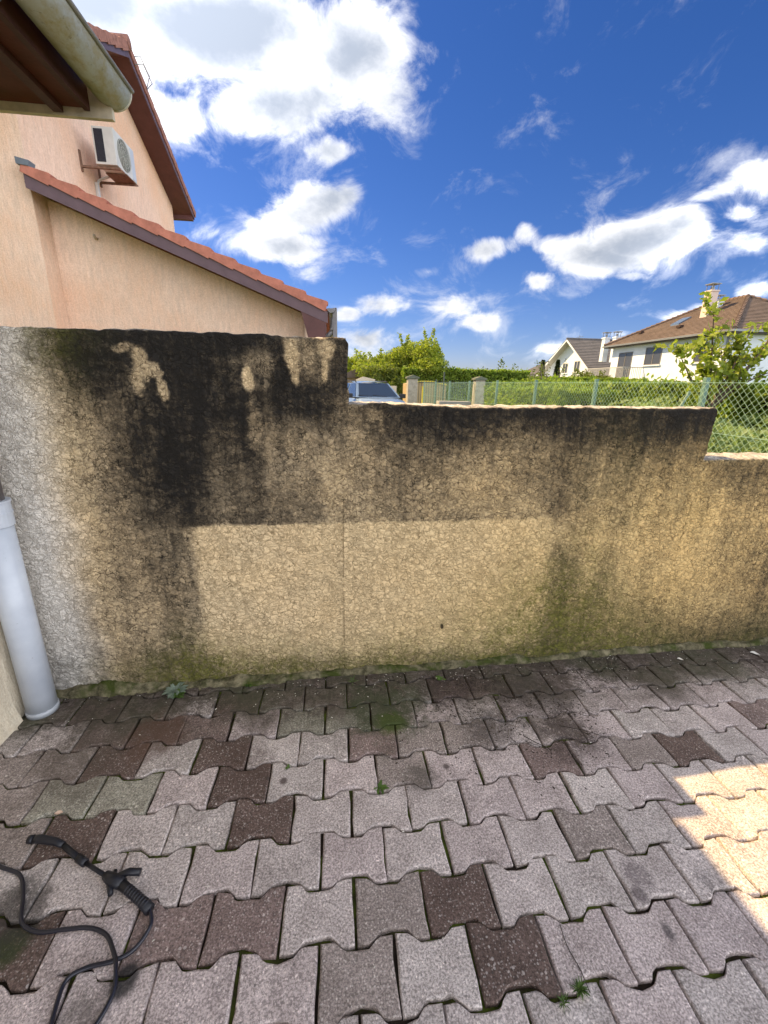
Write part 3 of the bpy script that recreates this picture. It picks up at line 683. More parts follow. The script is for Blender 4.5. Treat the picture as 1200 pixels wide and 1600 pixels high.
def wall_section(x0, x1, h, name, parent, seed, cap_left, cap_right, step=0.006):
    nx = int((x1 - x0) / step) + 1; xs = np.linspace(x0, x1, nx); T = 0.19; R = 0.016
    prof = []                                   # (depth, z) path: front bottom -> top -> back bottom
    zf = np.arange(-0.06, h - R, step); prof += [(0.0, z) for z in zf]
    for a in np.linspace(0, math.pi / 2, 5): prof.append((R - R * math.cos(a), h - R + R * math.sin(a)))
    for d in np.arange(R + 0.01, T - R, 0.010): prof.append((d, h))
    for a in np.linspace(0, math.pi / 2, 4): prof.append((T - R + R * math.sin(a), h - R + R * math.cos(a)))
    prof += [(T, h * t) for t in (0.9, 0.7, 0.5, 0.3, 0.0)]
    P = np.array(prof); n = len(P)
    gx = np.repeat(xs[:, None], n, 1); gd = np.repeat(P[None, :, 0], nx, 0); gz = np.repeat(P[None, :, 1], nx, 0).astype(float)
    # roughness of the render and ragged mortar on the top
    lump = (fbm(gx * 34 + 7, gz * 34 + gd * 30, 3, seed) - 0.5) * 0.0065 + (fbm(gx * 3, gz * 3, 2, seed + 5) - 0.5) * 0.012
    front = gd < R * 1.01
    gy = gd - lump * np.where(gd < T * 0.5, 1, -1)
    topw = sstep(h - 0.03, h, gz)
    gz = gz + topw * ((fbm(gx * 22, gd * 22, 3, seed + 2) - 0.5) * 0.016 + (fbm(gx * 3.0, gd * 2, 2, seed + 3) - 0.55) * 0.018)
    # worn arris
    # ragged ends
    if cap_right is not None:
        w = sstep(x1 - 0.03, x1, gx); gx = gx + w * ((fbm(gz * 24, gd * 24, 3, seed + 8) - 0.5) * 0.016 - 0.004 + cap_right * (h - gz)) - w * 0.012 * topw
    Y = WX(gx) + gy
    V = np.stack([gx, Y, gz], -1).reshape(-1, 3)
    i = (np.arange(nx - 1)[:, None] * n + np.arange(n - 1)[None, :]).ravel()
    F = np.stack([i, i + n, i + n + 1, i + 1], 1)
    # end caps: strip between the front and the back at like heights
    extra = []
    for flag, base in ((cap_left, 0), (cap_right, (nx - 1) * n)):
        if flag is None: continue
        a, b = 0, n - 1
        while b - a > 1:
            if P[a + 1, 1] <= P[b - 1, 1] or b - a < 6: a2, b2 = a + 1, b
            else: a2, b2 = a, b - 1
            if a2 != a: extra.append((base + a, base + a2, base + b, base + b))
            else: extra.append((base + a, base + b2, base + b, base + b))
            a, b = a2, b2
    o = np_mesh(name, V, F, M_WALL, parent, True)
    if extra:
        ex = [(e[0], e[1], e[2]) for e in extra]
        import bmesh
        bm = bmesh.new(); bm.from_mesh(o.data); bm.verts.ensure_lookup_table()
        for e in ex:
            try: f = bm.faces.new([bm.verts[k] for k in e])
            except ValueError: pass
        bmesh.ops.recalc_face_normals(bm, faces=bm.faces)
        bm.to_mesh(o.data); bm.free()
        o.data.polygons.foreach_set('use_smooth', [True] * len(o.data.polygons))
    # stain map
    co = np.empty(len(o.data.vertices) * 3, dtype=np.float32); o.data.vertices.foreach_get('co', co); co = co.reshape(-1, 3)
    x, y, z = co[:, 0].astype(float), co[:, 1].astype(float), co[:, 2].astype(float)
    jx = (fbm(x * 9, z * 3, 3, 21) - 0.5) * 0.09; jz = (fbm(x * 7, z * 7, 3, 31) - 0.5) * 0.05
    D = table(DIRT, x + jx, z + jz)
    D = D * (1 - 0.10 * sstep(0.0, 0.25, x) * sstep(1.32, 1.10, z)) * (1 + 0.12 * sstep(0.15, 0.05, x) * sstep(0.8, 1.3, z)) + 0.10 * sstep(0.12, 0.2, x) * sstep(1.12, 1.26, z) + 0.06 * sstep(-0.95, -0.8, x) * sstep(1.25, 1.45, z)
    # the blasted rectangle has its own fairly straight upper and left edges
    ed = (fbm(x * 40, z * 40, 3, 41) - 0.5) * 0.012
    inside = sstep(-0.615, -0.515 + 0.05 * sstep(0.8, 0.3, z), x + ed * 2 + (0.80 - z) * 0.03) * sstep(0.815, 0.797, z + ed) * sstep(1.20, 1.02, x + ed * 4 + (fbm(x * 8, z * 4, 2, 5) - .5) * .1) * sstep(0.0, 0.30, z + (fbm(x * 9, z * 5, 3, 6) - .5) * .16)
    above = sstep(0.795, 0.815, z + ed) * sstep(1.15, 1.05, x) * sstep(-0.62, -0.55, x)
    D = D * (1 - inside) + 0.03 * inside
    D = np.maximum(D, above * (0.36 + 0.2 * fbm(x * 12, z * 2, 2, 8)) * sstep(1.05, 0.80, z))
    # lighter drips and scraped spots
    def spot(cx, cz, rx, rz, val, amt, rot=0.0, nz=0.75):
        nonlocal D
        dx, dz = x - cx, z - cz; c, s = math.cos(rot), math.sin(rot)
        u, v = (dx * c + dz * s) / rx, (-dx * s + dz * c) / rz
        r = np.sqrt(u * u + v * v) + (fbm(x * 45, z * 45, 3, 51) - 0.5) * nz
        k = sstep(1.08, 0.55, r) * amt; D = D * (1 - k) + val * k
    spot(-0.675, 1.475, 0.045, 0.075, 0.36, 1, 0.35); spot(-0.700, 1.415, 0.026, 0.06, 0.33, 1, 0.1); spot(-0.735, 1.535, 0.05, 0.022, 0.42, .8, 0.3)
    spot(-0.612, 1.39, 0.022, 0.075, 0.34, 1, 0.12); spot(-0.64, 1.455, 0.035, 0.05, 0.36, 1, 0.3)
    spot(-0.283, 1.425, 0.026, 0.062, 0.0, 1, 0.05); spot(-0.27, 1.24, 0.035, 0.14, 0.38, .6)
    spot(-0.108, 1.52, 0.035, 0.085, 0.26, 1, 0.1); spot(-0.098, 1.455, 0.020, 0.055, 0.30, 1)
    spot(0.03, 1.55, 0.040, 0.050, 0.34, 1); spot(0.022, 1.48, 0.017, 0.065, 0.34, 1)
    spot(0.235, 1.29, 0.05, 0.035, 0.5, .8); spot(0.26, 1.24, 0.012, 0.06, 0.5, .8)
    spot(0.59, 0.24, 0.006, 0.012, 0.95, 1)
    # clean streaks running down in the dirt on the right
    for cx, cz, rx, rz, v in ((1.86, 0.72, 0.05, 0.24, .12), (1.62, 0.75, 0.06, 0.30, .18), (1.38, 0.62, 0.07, 0.25, .2), (2.02, 0.80, 0.05, 0.22, .12), (2.02, 0.55, .06, .2, .2), (0.05, 1.02, .09, .2, .30), (1.33, 0.98, .012, .12, .25), (-0.62, 0.45, .05, .3, .62)):
        spot(cx, cz, rx, rz, v, 0.7, -0.12 if cx > 1 else 0, 0.9)
    # the broken top arris is paler mortar
    hh = z > h - 0.030
    tw = sstep(h - 0.022, h - 0.002, z) * (sstep(WX(x).min() - 1, WX(x).min(), y))
    pale = (0.30 if h > 1.5 else 0.10) + 0.45 * fbm(x * 14, y * 14, 3, 61)
    behind = sstep(0.004, 0.016, y - WX(x))
    k = np.clip(np.maximum(tw * behind, tw * 0.0), 0, 1); D = D * (1 - k) + pale * k
    G = table(ALGAE, x + jx, z + jz); G = G * (1 - k) 
    W = sstep(-0.93, -1.16, x + 0.10 * (fbm(x * 5, z * 5, 3, 71) - .5)) * 0.92
    W = np.maximum(W, k * 0.75)
    ca = o.data.color_attributes.new('stain', 'FLOAT_COLOR', 'POINT')
    ca.data.foreach_set('color', np.stack([np.clip(D, 0, 1), np.clip(G, 0, 1), np.clip(W, 0, 1), np.ones_like(D)], -1).astype(np.float32).ravel())
    return o
bw = empty('boundary_wall', (0, 0.95, 0), label='stepped roughcast garden wall, black with algae above a cleaned sandy rectangle', cat='wall')
def parent_keep(o, p):
    set_parent(o, p); return o
for args in ((-1.34, 0.121, 1.597, 'tall_section', None, 1, None, 0.0), (0.095, 1.897, 1.335, 'middle_section', None, 2, None, -0.06), (1.85, 3.62, 1.093, 'low_section', None, 3, None, 0.0)):
    parent_keep(wall_section(*args), bw)

# crumbling mortar ledge along the foot of the wall
def ledge():
    X = np.arange(-1.25, 3.6, 0.008); n = len(X)
    rows = []
    w = 0.018 + 0.032 * fbm(X * 5, X * 0, 3, 4) ; w = w * np.where(X < -0.2, 1.25, 0.85); hgt = 0.012 + 0.05 * fbm(X * 7, X * 0 + 3, 3, 14) * np.where(X < -0.2, 1.15, 0.7)
    for t, (a, b) in enumerate(((-1.0, -.03), (-1.0, .35), (-.85, .7), (-.45, .95), (-.1, 1.0), (.35, 1.02))):
        yy = WX(X) + w * a * (0.7 + 0.6 * fbm(X * 30, X * 0 + t, 2, t)); zz = hgt * b * (0.8 + 0.4 * fbm(X * 40, X * 0 + t * 3, 2, t + 9)) - 0.004
        rows.append(np.stack([X, yy, zz], -1))
    V = np.concatenate(rows); i = (np.arange(5)[:, None] * n + np.arange(n - 1)[None, :]).ravel()
    F = np.stack([i, i + 1, i + n + 1, i + n], 1)
    m = Mat('mossy_mortar', 0.95, 0.1); p = m.pos()
    c = m.mix(m.rng(m.noise(p, 22, 5, 0.7), 0.38, 0.66), (0.055, 0.050, 0.028), (0.24, 0.21, 0.13))
    c = m.mix(m.rng(m.noise(p, 9, 4, 0.6), 0.46, 0.62), c, (0.05, 0.062, 0.015))
    m.color(c); m.nrm(m.bump(m.noise(p, 140, 4, 0.7), 0.006))
    o = np_mesh('mortar_ledge', V, F, m.m, None, True); parent_keep(o, bw)
ledge()

# ------------------------------------------------------------------ our own house corner at the left: wall, eave, gutter, downpipe
def stucco(name, col, orange=None, rough_scale=70, streaky=0.35, bump=0.006, W=None):
    m = Mat(name, 0.9, 0.15)
    p = m.pos()
    s = m.noise(m.mapping(p, (1, 1, 0.22)), rough_scale * 0.55, 5, 0.7)
    f = m.noise(p, rough_scale * 2.6, 3, 0.6)
    big = m.noise(p, 0.9, 5, 0.6)
    c = m.mix(m.rng(s, 0.32, 0.68), tuple(x * (1 - streaky * .55) for x in col), tuple(min(1, x * (1 + streaky * .35)) for x in col))
    if orange: c = m.mix(m.math('MULTIPLY', m.rng(big, 0.42, 0.68), m.rng(s, 0.3, 0.7, 0.35, 1.0)), c, orange)
    c = m.mix(m.rng(m.noise(p, 0.5, 3), 0.35, 0.7), c, m.mix(1.0, c, (0.93, 0.94, 0.97), 'MULTIPLY'))
    c = m.mix(m.rng(m.noise(p, rough_scale * 1.5, 4, 0.75), 0.40, 0.60), m.mix(1.0, c, (0.86, 0.82, 0.78), 'MULTIPLY'), c)
    m.color(c); m.nrm(m.bump(m.math('ADD', s, m.math('MULTIPLY', f, 0.4)), bump)); return m.m

M_CREAM = stucco('cream_render', (0.70, 0.62, 0.48), (0.58, 0.50, 0.36), 60, 0.3, 0.008)
M_BROWN = mottled('brown_painted_wood', (0.050, 0.016, 0.013), 0.25, 14, 0.55, 0.001, 60)
M_BROWN2 = mottled('brown_soffit_board', (0.080, 0.020, 0.015), 0.25, 10, 0.6, 0.001, 60)

def gutter_mat():
    m = Mat('stained_gutter_plastic', 0.5, 0.4); p = m.pos()
    n = m.noise(m.mapping(p, (1, 0.6, 1)), 16, 6, 0.7); z = m.sep(p)[2]; x = m.sep(p)[0]
    c = m.mix(m.rng(n, 0.42, 0.60), (0.50, 0.51, 0.50), (0.40, 0.34, 0.19))
    inner = m.rng(x, -0.935, -0.83, 1.0, 0.0, True)
    c = m.mix(m.math('MULTIPLY', inner, m.rng(n, 0.3, 0.6, 0.5, 0.95)), c, (0.24, 0.20, 0.10))
    c = m.mix(m.rng(m.noise(p, 45, 4, 0.7), 0.60, 0.72, 0, 0.6), c, (0.10, 0.09, 0.05))
    m.color(c); m.nrm(m.bump(n, 0.001)); return m.m

house = empty('near_house', (-1.31, -1.5, 0), label='near house corner at the left edge with brown eave and stained gutter overhead', cat='house')
MB().box(-1.60, -1.31, -3.8, 1.08, -0.05, 2.51).build('wall', M_CREAM, house)
# the eave
GX, GZ, GR, GY0, GY1 = -0.868, 2.604, 0.075, -3.8, 1.42
FX = -0.955
fas = MB().box(FX - 0.022, FX, GY0, 1.385, 2.505, 2.70).build('fascia', M_BROWN, house)
MB().prism([(-2.3, 2.515), (FX - 0.024, 2.515), (FX - 0.024, 2.535), (-2.3, 2.535)], 'y', GY0, 1.385).build('soffit', M_BROWN2, house)
MB().box(-1.10, -1.06, GY0, 1.38, 2.490, 2.513).build('soffit_batten', M_BROWN, house)
# verge board closing the eave at its end
M_BEIGE = mottled('beige_verge_sheet', (0.44, 0.39, 0.31), 0.3, 12, 0.6, 0.001, 60)
MB().prism([(-2.2, 2.485), (-0.87, 2.485), (-0.87, 2.56), (-2.2, 3.18)], 'y', 1.39, 1.412).build('verge_board', M_BEIGE, house)
# tiles on top (seen edge-on only)
rt_ = MB()
for i in range(10):
    xa = -0.90 - i * 0.33; za = 2.70 + i * 0.15
    rt_.prism([(xa, za), (xa - 0.36, za + 0.155), (xa - 0.36, za + 0.185), (xa, za + 0.035)], 'y', GY0, 1.42)
rt_.build('roof', mottled('terracotta_roof', (0.36, 0.11, 0.06), 0.25, 10, 0.8, 0.003), house)
def half_round(name, cx, cz, r, y0, y1, mat, parent, t=0.003, seg=20):
    V = []; F = []
    an = [math.pi + math.pi * k / seg for k in range(seg + 1)]
    prof = [(cx + r * math.cos(a), cz + r * math.sin(a)) for a in an] + [(cx + (r - t) * math.cos(a), cz + (r - t) * math.sin(a)) for a in an[::-1]]
    return MB().prism(prof, 'y', y0, y1).build(name, mat, parent)
M_GUT = gutter_mat()
gut = half_round('gutter', GX, GZ, GR, GY0, GY1, M_GUT, house)
for f in gut.data.polygons: f.use_smooth = len(f.vertices) == 4
# rolled front lip and end cap
MB().tube([(GX + GR + 0.004, GY0, GZ + 0.002), (GX + GR + 0.004, GY1 + 0.005, GZ + 0.002)], 0.0085, 10).build('gutter_lip', mottled('grey_gutter_lip', (0.27, 0.25, 0.23), 0.2, 20, 0.5), gut, True)
ec = [(GX + (GR + .002) * math.cos(math.pi + math.pi * k / 16), GZ + (GR + .002) * math.sin(math.pi + math.pi * k / 16)) for k in range(17)]
MB().prism(ec, 'y', GY1 - 0.002, GY1 + 0.006).build('end_cap', M_GUT, gut)
# downpipe
M_PIPE = Mat('grey_blue_pvc', 0.32, 0.5)
pn = M_PIPE.noise(M_PIPE.pos(), 7, 5, 0.6)
pc = M_PIPE.mix(M_PIPE.rng(pn, 0.35, 0.7), (0.42, 0.46, 0.53), (0.52, 0.56, 0.62))
scuff = M_PIPE.noise(M_PIPE.mapping(M_PIPE.pos(), (1, 1, 2.5)), 34, 4, 0.6)
pc = M_PIPE.mix(M_PIPE.rng(scuff, 0.70, 0.74, 0, 0.8), pc, (0.08, 0.08, 0.09))
pc = M_PIPE.mix(M_PIPE.rng(M_PIPE.sep(M_PIPE.pos())[2], 0.0, 0.10, 0.45, 0.0, True), pc, (0.10, 0.09, 0.06))
M_PIPE.color(pc); M_PIPE = M_PIPE.m
DX, DY = -1.243, 0.735
dp = MB().tube([(DX, DY, -0.02), (DX, DY, 0.90)], 0.0565, 28).build('downpipe', M_PIPE, house, True)
MB().tube([(DX, DY, 0.004), (DX, DY, 0.028)], 0.0600, 28).build('foot_ring', M_PIPE, dp, True)
cl = MB()
for z0, z1, r in ((0.868, 0.915, 0.0625), (0.915, 0.922, 0.0645), (0.922, 0.960, 0.0625), (0.960, 0.968, 0.0655)):
    cl.tube([(DX, DY, z0), (DX, DY, z1)], r, 28)
cl.build('collar', M_PIPE, dp, False)
MB().tube([(DX, DY, 0.93), (DX, DY, 1.9), (DX + 0.02, DY, 2.05), (GX - 0.12, DY, 2.42), (GX, DY, 2.53)], 0.048, 20).build('upper_pipe', mottled('dull_zinc_pipe', (0.16, 0.14, 0.14), 0.3, 15, 0.5, metallic=0.3), dp, True)
# render foot spreading where the house wall meets the paving
MB().prism([(-1.312, -0.02), (-1.285, -0.02), (-1.312, 0.10)], 'y', -3.8, 0.68).build('wall_foot', M_CREAM, house)

# ------------------------------------------------------------------ the neighbour's house
M_PEACH = stucco('peach_scraped_render', (0.92, 0.68, 0.535), (0.86, 0.54, 0.36), 34, 0.24, 0.02)
M_TILE = mottled('clay_verge_tile', (0.44, 0.165, 0.115), 0.25, 7, 0.75, 0.002, 50)
M_FASC = mottled('plum_brown_fascia', (0.13, 0.082, 0.095), 0.16, 5, 0.6)
M_SOFF = mottled('plum_brown_soffit', (0.115, 0.052, 0.050), 0.15, 6, 0.65)
nb = empty('neighbour_house', (-4.07, 6.4, 0), label='peach rendered house beyond the wall with red tiled lean-to and brown eaves', cat='house')
X0 = -4.07
# front wall of the main block, left of the corner
MB().prism([(-10, -0.1), (X0, -0.1), (X0, 6.35), (-10, 6.35)], 'y', 6.41, 6.66).build('front_wall', M_PEACH, nb)
# side wall with its gable
AP_Y = 9.42
def gz_(y): return 7.14 - 0.468 * abs(y - AP_Y)
MB().prism([(6.66, -0.1), (12.37, -0.1), (12.37, gz_(12.37) - 0.02), (AP_Y, gz_(AP_Y) - 0.02), (6.66, gz_(6.66) - 0.02)], 'x', X0 - 0.25, X0).build('gable_wall', M_PEACH, nb)
MB().box(-10, X0 - 0.25, 12.12, 12.37, -0.1, 5.7).build('rear_wall', M_PEACH, nb)
# lean-to front wall (set back 0.34 m)
LW = 6.75
def vz(x): return 4.158 - 0.3868 * (x + 4.04)         # top of the verge tiles
MB().prism([(X0 + 0.002, -0.1), (-0.43, -0.1), (-0.43, vz(-0.43) - 0.27), (X0 + 0.002, vz(X0) - 0.27)], 'y', LW, LW + 0.2).build('lean_to_wall', M_PEACH, nb)
MB().box(-0.63, -0.43, LW + 0.2, 12.0, -0.1, 2.40).build('lean_to_side_wall', M_PEACH, nb)
# lean-to roof and verge
VY = 6.275
def slab(m, x0, x1, o0, o1, y0, y1): m.prism([(x0, vz(x0) + o0), (x1, vz(x1) + o0), (x1, vz(x1) + o1), (x0, vz(x0) + o1)], 'y', y0, y1); return m
slab(MB(), -4.05, -0.03, -0.30, -0.135, VY, VY + 0.022).build('fascia', M_FASC, nb, bevel=0.002)
slab(MB(), X0 + 0.004, -0.09, -0.245, -0.225, VY + 0.024, LW + 0.0).build('soffit', M_SOFF, nb)
slab(MB(), X0 + 0.004, -0.02, -0.13, -0.06, VY + 0.26, 12.0).build('lean_to_roof', mottled('clay_roof', (0.36, 0.11, 0.06), 0.25, 10, 0.8, 0.003), nb)
tile0 = None; pitch = 0.3345; sl = -0.3868; an = math.atan(sl)
tm = MB()
Lt = pitch / math.cos(an)
# verge tile in its own frame: long axis u down the slope, a lip that steps over the next one
tm.prism([(0.003, -0.120), (Lt + 0.004, -0.140), (Lt + 0.008, -0.02), (Lt + 0.002, 0.006), (Lt - 0.03, 0.010), (0.003, -0.030)], 'y', 0, 0.018)
tm.prism([(0.003, -0.050), (Lt + 0.004, -0.022), (Lt + 0.004, 0.006), (Lt - 0.03, 0.012), (0.003, -0.028)], 'y', 0.018, 0.24)
for i in range(12):
    x = -4.04 + pitch * i
    if tile0 is None:
        tile0 = tm.build('verge_tile', M_TILE, nb, bevel=0.004); t = tile0
    else: t = link_copy(tile0, nb)
    t.location = (x, VY - 0.022, vz(x) - 0.004 + random.uniform(-.003, .003)); t.rotation_euler = (0, -an + random.uniform(-.006, .006), 0)
MB().prism([(-4.10, 4.20), (-3.93, 4.165), (-3.95, 4.10), (-4.10, 4.12)], 'y', VY - 0.035, VY + 0.10).build('lead_flashing', mottled('lead_flashing', (0.14, 0.16, 0.19), 0.15, 10, 0.5), nb, bevel=0.004)
# boxed eave at the low end
MB().prism([(-0.44, vz(-0.44) - 0.30), (-0.06, vz(-0.06) - 0.30), (-0.075, 2.02), (-0.30, 1.93)], 'y', VY + 0.003, LW - 0.002).build('eave_box', M_SOFF, nb, bevel=0.003)
M_ZINC = mottled('dull_zinc', (0.17, 0.16, 0.165), 0.25, 9, 0.42, metallic=0.35)
g2 = half_round('gutter', 0.025, 2.525, 0.062, VY + 0.01, 12.0, M_ZINC, nb, 0.004)
MB().tube([(0.092, VY + 0.005, 2.53), (0.092, 12.0, 2.53)], 0.009, 8).build('gutter_lip', M_ZINC, g2, True)
gc = [(0.025 + 0.064 * math.cos(math.pi + math.pi * k / 16), 2.525 + 0.064 * math.sin(math.pi + math.pi * k / 16)) for k in range(17)]
MB().prism(gc, 'y', VY + 0.002, VY + 0.012).build('end_cap', M_ZINC, g2)
d2 = MB().box(0.045, 0.115, VY + 0.05, VY + 0.12, 1.6, 2.54).build('downpipe', M_ZINC, nb, bevel=0.01)
MB().tube(catmull([(0.05, VY + 0.09, 2.40), (0.03, VY + 0.09, 2.22), (-0.06, VY + 0.1, 2.12), (-0.25, VY + 0.2, 2.07), (-0.41, VY + 0.42, 2.03)], 6), 0.038, 12).build('swan_neck', M_ZINC, d2, True)
MB().tube([(-3.46, LW - 0.004, 3.42), (-3.46, LW - 0.05, 3.41), (-3.45, LW - 0.10, 3.44)], 0.018, 8).build('hook', mottled('hook_metal', (0.45, 0.36, 0.26), 0.2, 20, 0.5), nb, True)
# gable roof: slab, soffit, barge board and verge tiles
GO = -3.63
def gslab(m, ya, yb, o0, o1, x0, x1): m.prism([(ya, gz_(ya) + o0), (yb, gz_(yb) + o0), (yb, gz_(yb) + o1), (ya, gz_(ya) + o1)], 'x', x0, x1); return m
for (ya, yb) in ((5.6, AP_Y), (AP_Y, 12.72)):
    gslab(MB(), ya, yb, -0.045, -0.02, X0 - 0.3, GO - 0.024).build('soffit', M_SOFF, nb)
    gslab(MB(), ya, yb, -0.05, 0.10, GO - 0.022, GO).build('barge_board', mottled('plum_barge', (0.115, 0.085, 0.12), 0.15, 6, 0.55), nb)
    gslab(MB(), ya, yb, 0.06, 0.11, -9.5, GO - 0.05).build('roof', M_TILE, nb)
MB().box(-9.5, GO - 0.03, 12.60, 12.72, gz_(12.72) - 0.09, gz_(12.72) + 0.04).build('eave_board', M_SOFF, nb)
M_OLD = mottled('weathered_clay_tile', (0.30, 0.145, 0.115), 0.4, 14, 0.85, 0.003, 40)
rk = None; ang = math.atan(0.49); Lg = 0.335
tm = MB(); tm.prism([(0, 0.02), (Lg + 0.02, 0.0), (Lg + 0.02, 0.16), (Lg - 0.02, 0.165), (0, 0.135)], 'x', -0.20, 0.028)
for i in range(-11, 11):
    if rk is None: rk = tm.build('rake_tile', M_OLD, nb, bevel=0.006); t = rk
    else: t = link_copy(rk, nb)
    s = i if i >= 0 else -i - 1
    y = AP_Y + math.copysign(s * Lg * math.cos(ang), 1 if i >= 0 else -1)
    t.location = (GO, y, gz_(y) + 0.035 + random.uniform(-.006, .006))
    if i >= 0: t.rotation_euler = (-ang + random.uniform(-.012, .012), 0, 0)
    else: t.rotation_euler = (-ang, 0, math.pi); t.location.x = GO - 0.17
MB().tube([(GO - 1.2, AP_Y, gz_(AP_Y) + 0.17), (GO + 0.03, AP_Y, gz_(AP_Y) + 0.17)], 0.11, 12).build('ridge_tile', M_OLD, nb, True)
lh = MB(); 
for o in (0, 0.12): lh.tube([(GO + 0.02, AP_Y + 0.18, gz_(AP_Y + 0.18) + 0.16 - o), (GO + 0.10 + o * .3, AP_Y + 0.28, gz_(AP_Y + .2) + 0.24 - o), (GO + 0.12 + o * .3, AP_Y + 0.62, gz_(AP_Y + .4) + 0.22 - o), (GO + 0.02, AP_Y + 0.66, gz_(AP_Y + 0.6) + 0.10)], 0.008, 6)
lh.build('ladder_hook', M_ZINC, nb)

# air conditioner on the gable wall
ac = empty('air_conditioner', (-3.62, 8.2, 4.78), label='white wall-mounted air conditioner unit on rusty brackets on the peach gable wall', cat='air conditioner')
M_ACW = mottled('ac_white_paint', (0.58, 0.58, 0.56), 0.12, 4, 0.4)
M_RUST = mottled('rusty_bracket', (0.20, 0.12, 0.085), 0.4, 18, 0.8)
ax0, ax1, ay0, ay1, az0, az1 = -3.80, -3.47, 7.86, 8.60, 4.80, 5.32
MB().box(ax0, ax1, ay0, ay1, az0, az1).build('casing', M_ACW, ac, bevel=0.012)
MB().box(ax0 + 0.03, ax0 + 0.165, ay0 - 0.006, ay0 + 0.002, az0 + 0.035, az1 - 0.035).build('coil_panel', mottled('dark_coil', (0.022, 0.024, 0.035), 0.3, 30, 0.5), ac)
fg = MB()
cy_, cz_ = ay0 + 0.31, (az0 + az1) / 2
for r in (0.07, 0.12, 0.17, 0.22):
    fg.tube([(ax1 + 0.012, cy_ + r * math.cos(a), cz_ + r * math.sin(a)) for a in np.linspace(0, 2 * math.pi, 25)], 0.004, 5, False)
for a in np.linspace(0, 2 * math.pi, 13)[:-1]:
    fg.tube([(ax1 + 0.012, cy_ + 0.03 * math.cos(a), cz_ + 0.03 * math.sin(a)), (ax1 + 0.012, cy_ + 0.225 * math.cos(a), cz_ + 0.225 * math.sin(a))], 0.003, 4)
MB().prism([(cy_ + 0.225 * math.cos(a), cz_ + 0.225 * math.sin(a)) for a in np.linspace(0, 2 * math.pi, 29)[:-1]], 'x', ax1, ax1 + 0.003).build('fan_opening', mottled('fan_shadow', (0.20, 0.21, 0.19), 0.4, 9, 0.7), ac)
fg.build('fan_grille', mottled('grille_wire', (0.42, 0.42, 0.38), 0.1, 5, 0.5), ac)
MB().box(ax1 - 0.002, ax1 + 0.008, ay1 - 0.16, ay1 - 0.02, az0 + 0.02, az1 - 0.02).build('service_panel', mottled('panel_grey_paint', (0.50, 0.54, 0.60), 0.05, 4, 0.35), ac, bevel=0.003)
for yy in (ay0 + 0.04, ay1 - 0.10):
    b = MB().box(X0 + 0.006, ax1 + 0.02, yy, yy + 0.04, az0 - 0.045, az0 - 0.014).box(X0 + 0.002, X0 + 0.022, yy - 0.001, yy + 0.041, az0 - 0.10, az0 + 0.20)
    b.build('bracket', M_RUST, ac)
MB().box(ax0, ax1 + 0.015, ay0 + 0.30, ay1 + 0.01, az0 - 0.018, az0 - 0.004).build('drip_tray', M_RUST, ac)
MB().box(X0 + 0.004, X0 + 0.05, 8.30, 8.36, 3.5, 4.70).build('pipe_trunking', M_ACW, ac, bevel=0.006)
MB().tube(catmull([(ax0 + 0.05, 8.45, az0 + 0.08), (X0 + 0.06, 8.42, az0 - 0.02), (X0 + 0.03, 8.34, az0 - 0.12)], 5), 0.02, 8).build('refrigerant_pipe', M_ACW, ac, True)

# ------------------------------------------------------------------ foliage
def leaf_mat(name, c0, c1, c2, trans=0.45):
    m = Mat(name, 0.6, 0.3)
    i = m.island(); n = m.noise(m.pos(), 1.6, 3, 0.6)
    c = m.mix(m.rng(i, 0.0, 1.0), c0, c1); c = m.mix(m.rng(n, 0.4, 0.65), c, m.mix(i, c2, c1))
    m.color(c)
    tr = m.N.new('ShaderNodeBsdfTranslucent'); m.L.new(m.mix(1.0, c, (1.15, 1.25, 0.6), 'MULTIPLY'), tr.inputs[0])
    ms = m.N.new('ShaderNodeMixShader'); ms.inputs[0].default_value = trans
    out = m.N['Material Output']; m.L.new(m.b.outputs[0], ms.inputs[1]); m.L.new(tr.outputs[0], ms.inputs[2]); m.L.new(ms.outputs[0], out.inputs[0])
    return m.m
M_LEAF_YG = leaf_mat('yellow_green_leaves', (0.20, 0.27, 0.03), (0.34, 0.38, 0.06), (0.14, 0.19, 0.03))
M_LEAF_MID = leaf_mat('mid_green_leaves', (0.09, 0.125, 0.02), (0.17, 0.20, 0.04), (0.05, 0.08, 0.016))
M_HEDGE = leaf_mat('hedge_leaves', (0.14, 0.23, 0.03), (0.30, 0.38, 0.06), (0.07, 0.12, 0.02))
M_GREY_LEAF = leaf_mat('grey_green_leaves', (0.17, 0.24, 0.11), (0.28, 0.35, 0.17), (0.12, 0.19, 0.07))
M_DARK_LEAF = leaf_mat('dark_conifer_needles', (0.03, 0.05, 0.022), (0.05, 0.07, 0.03), (0.022, 0.04, 0.018), 0.1)
M_BARK = mottled('bark', (0.13, 0.10, 0.075), 0.35, 20, 0.9, 0.004, 60)
M_SHADE = mottled('shaded_inner_twigs', (0.028, 0.034, 0.014), 0.4, 6, 0.95)

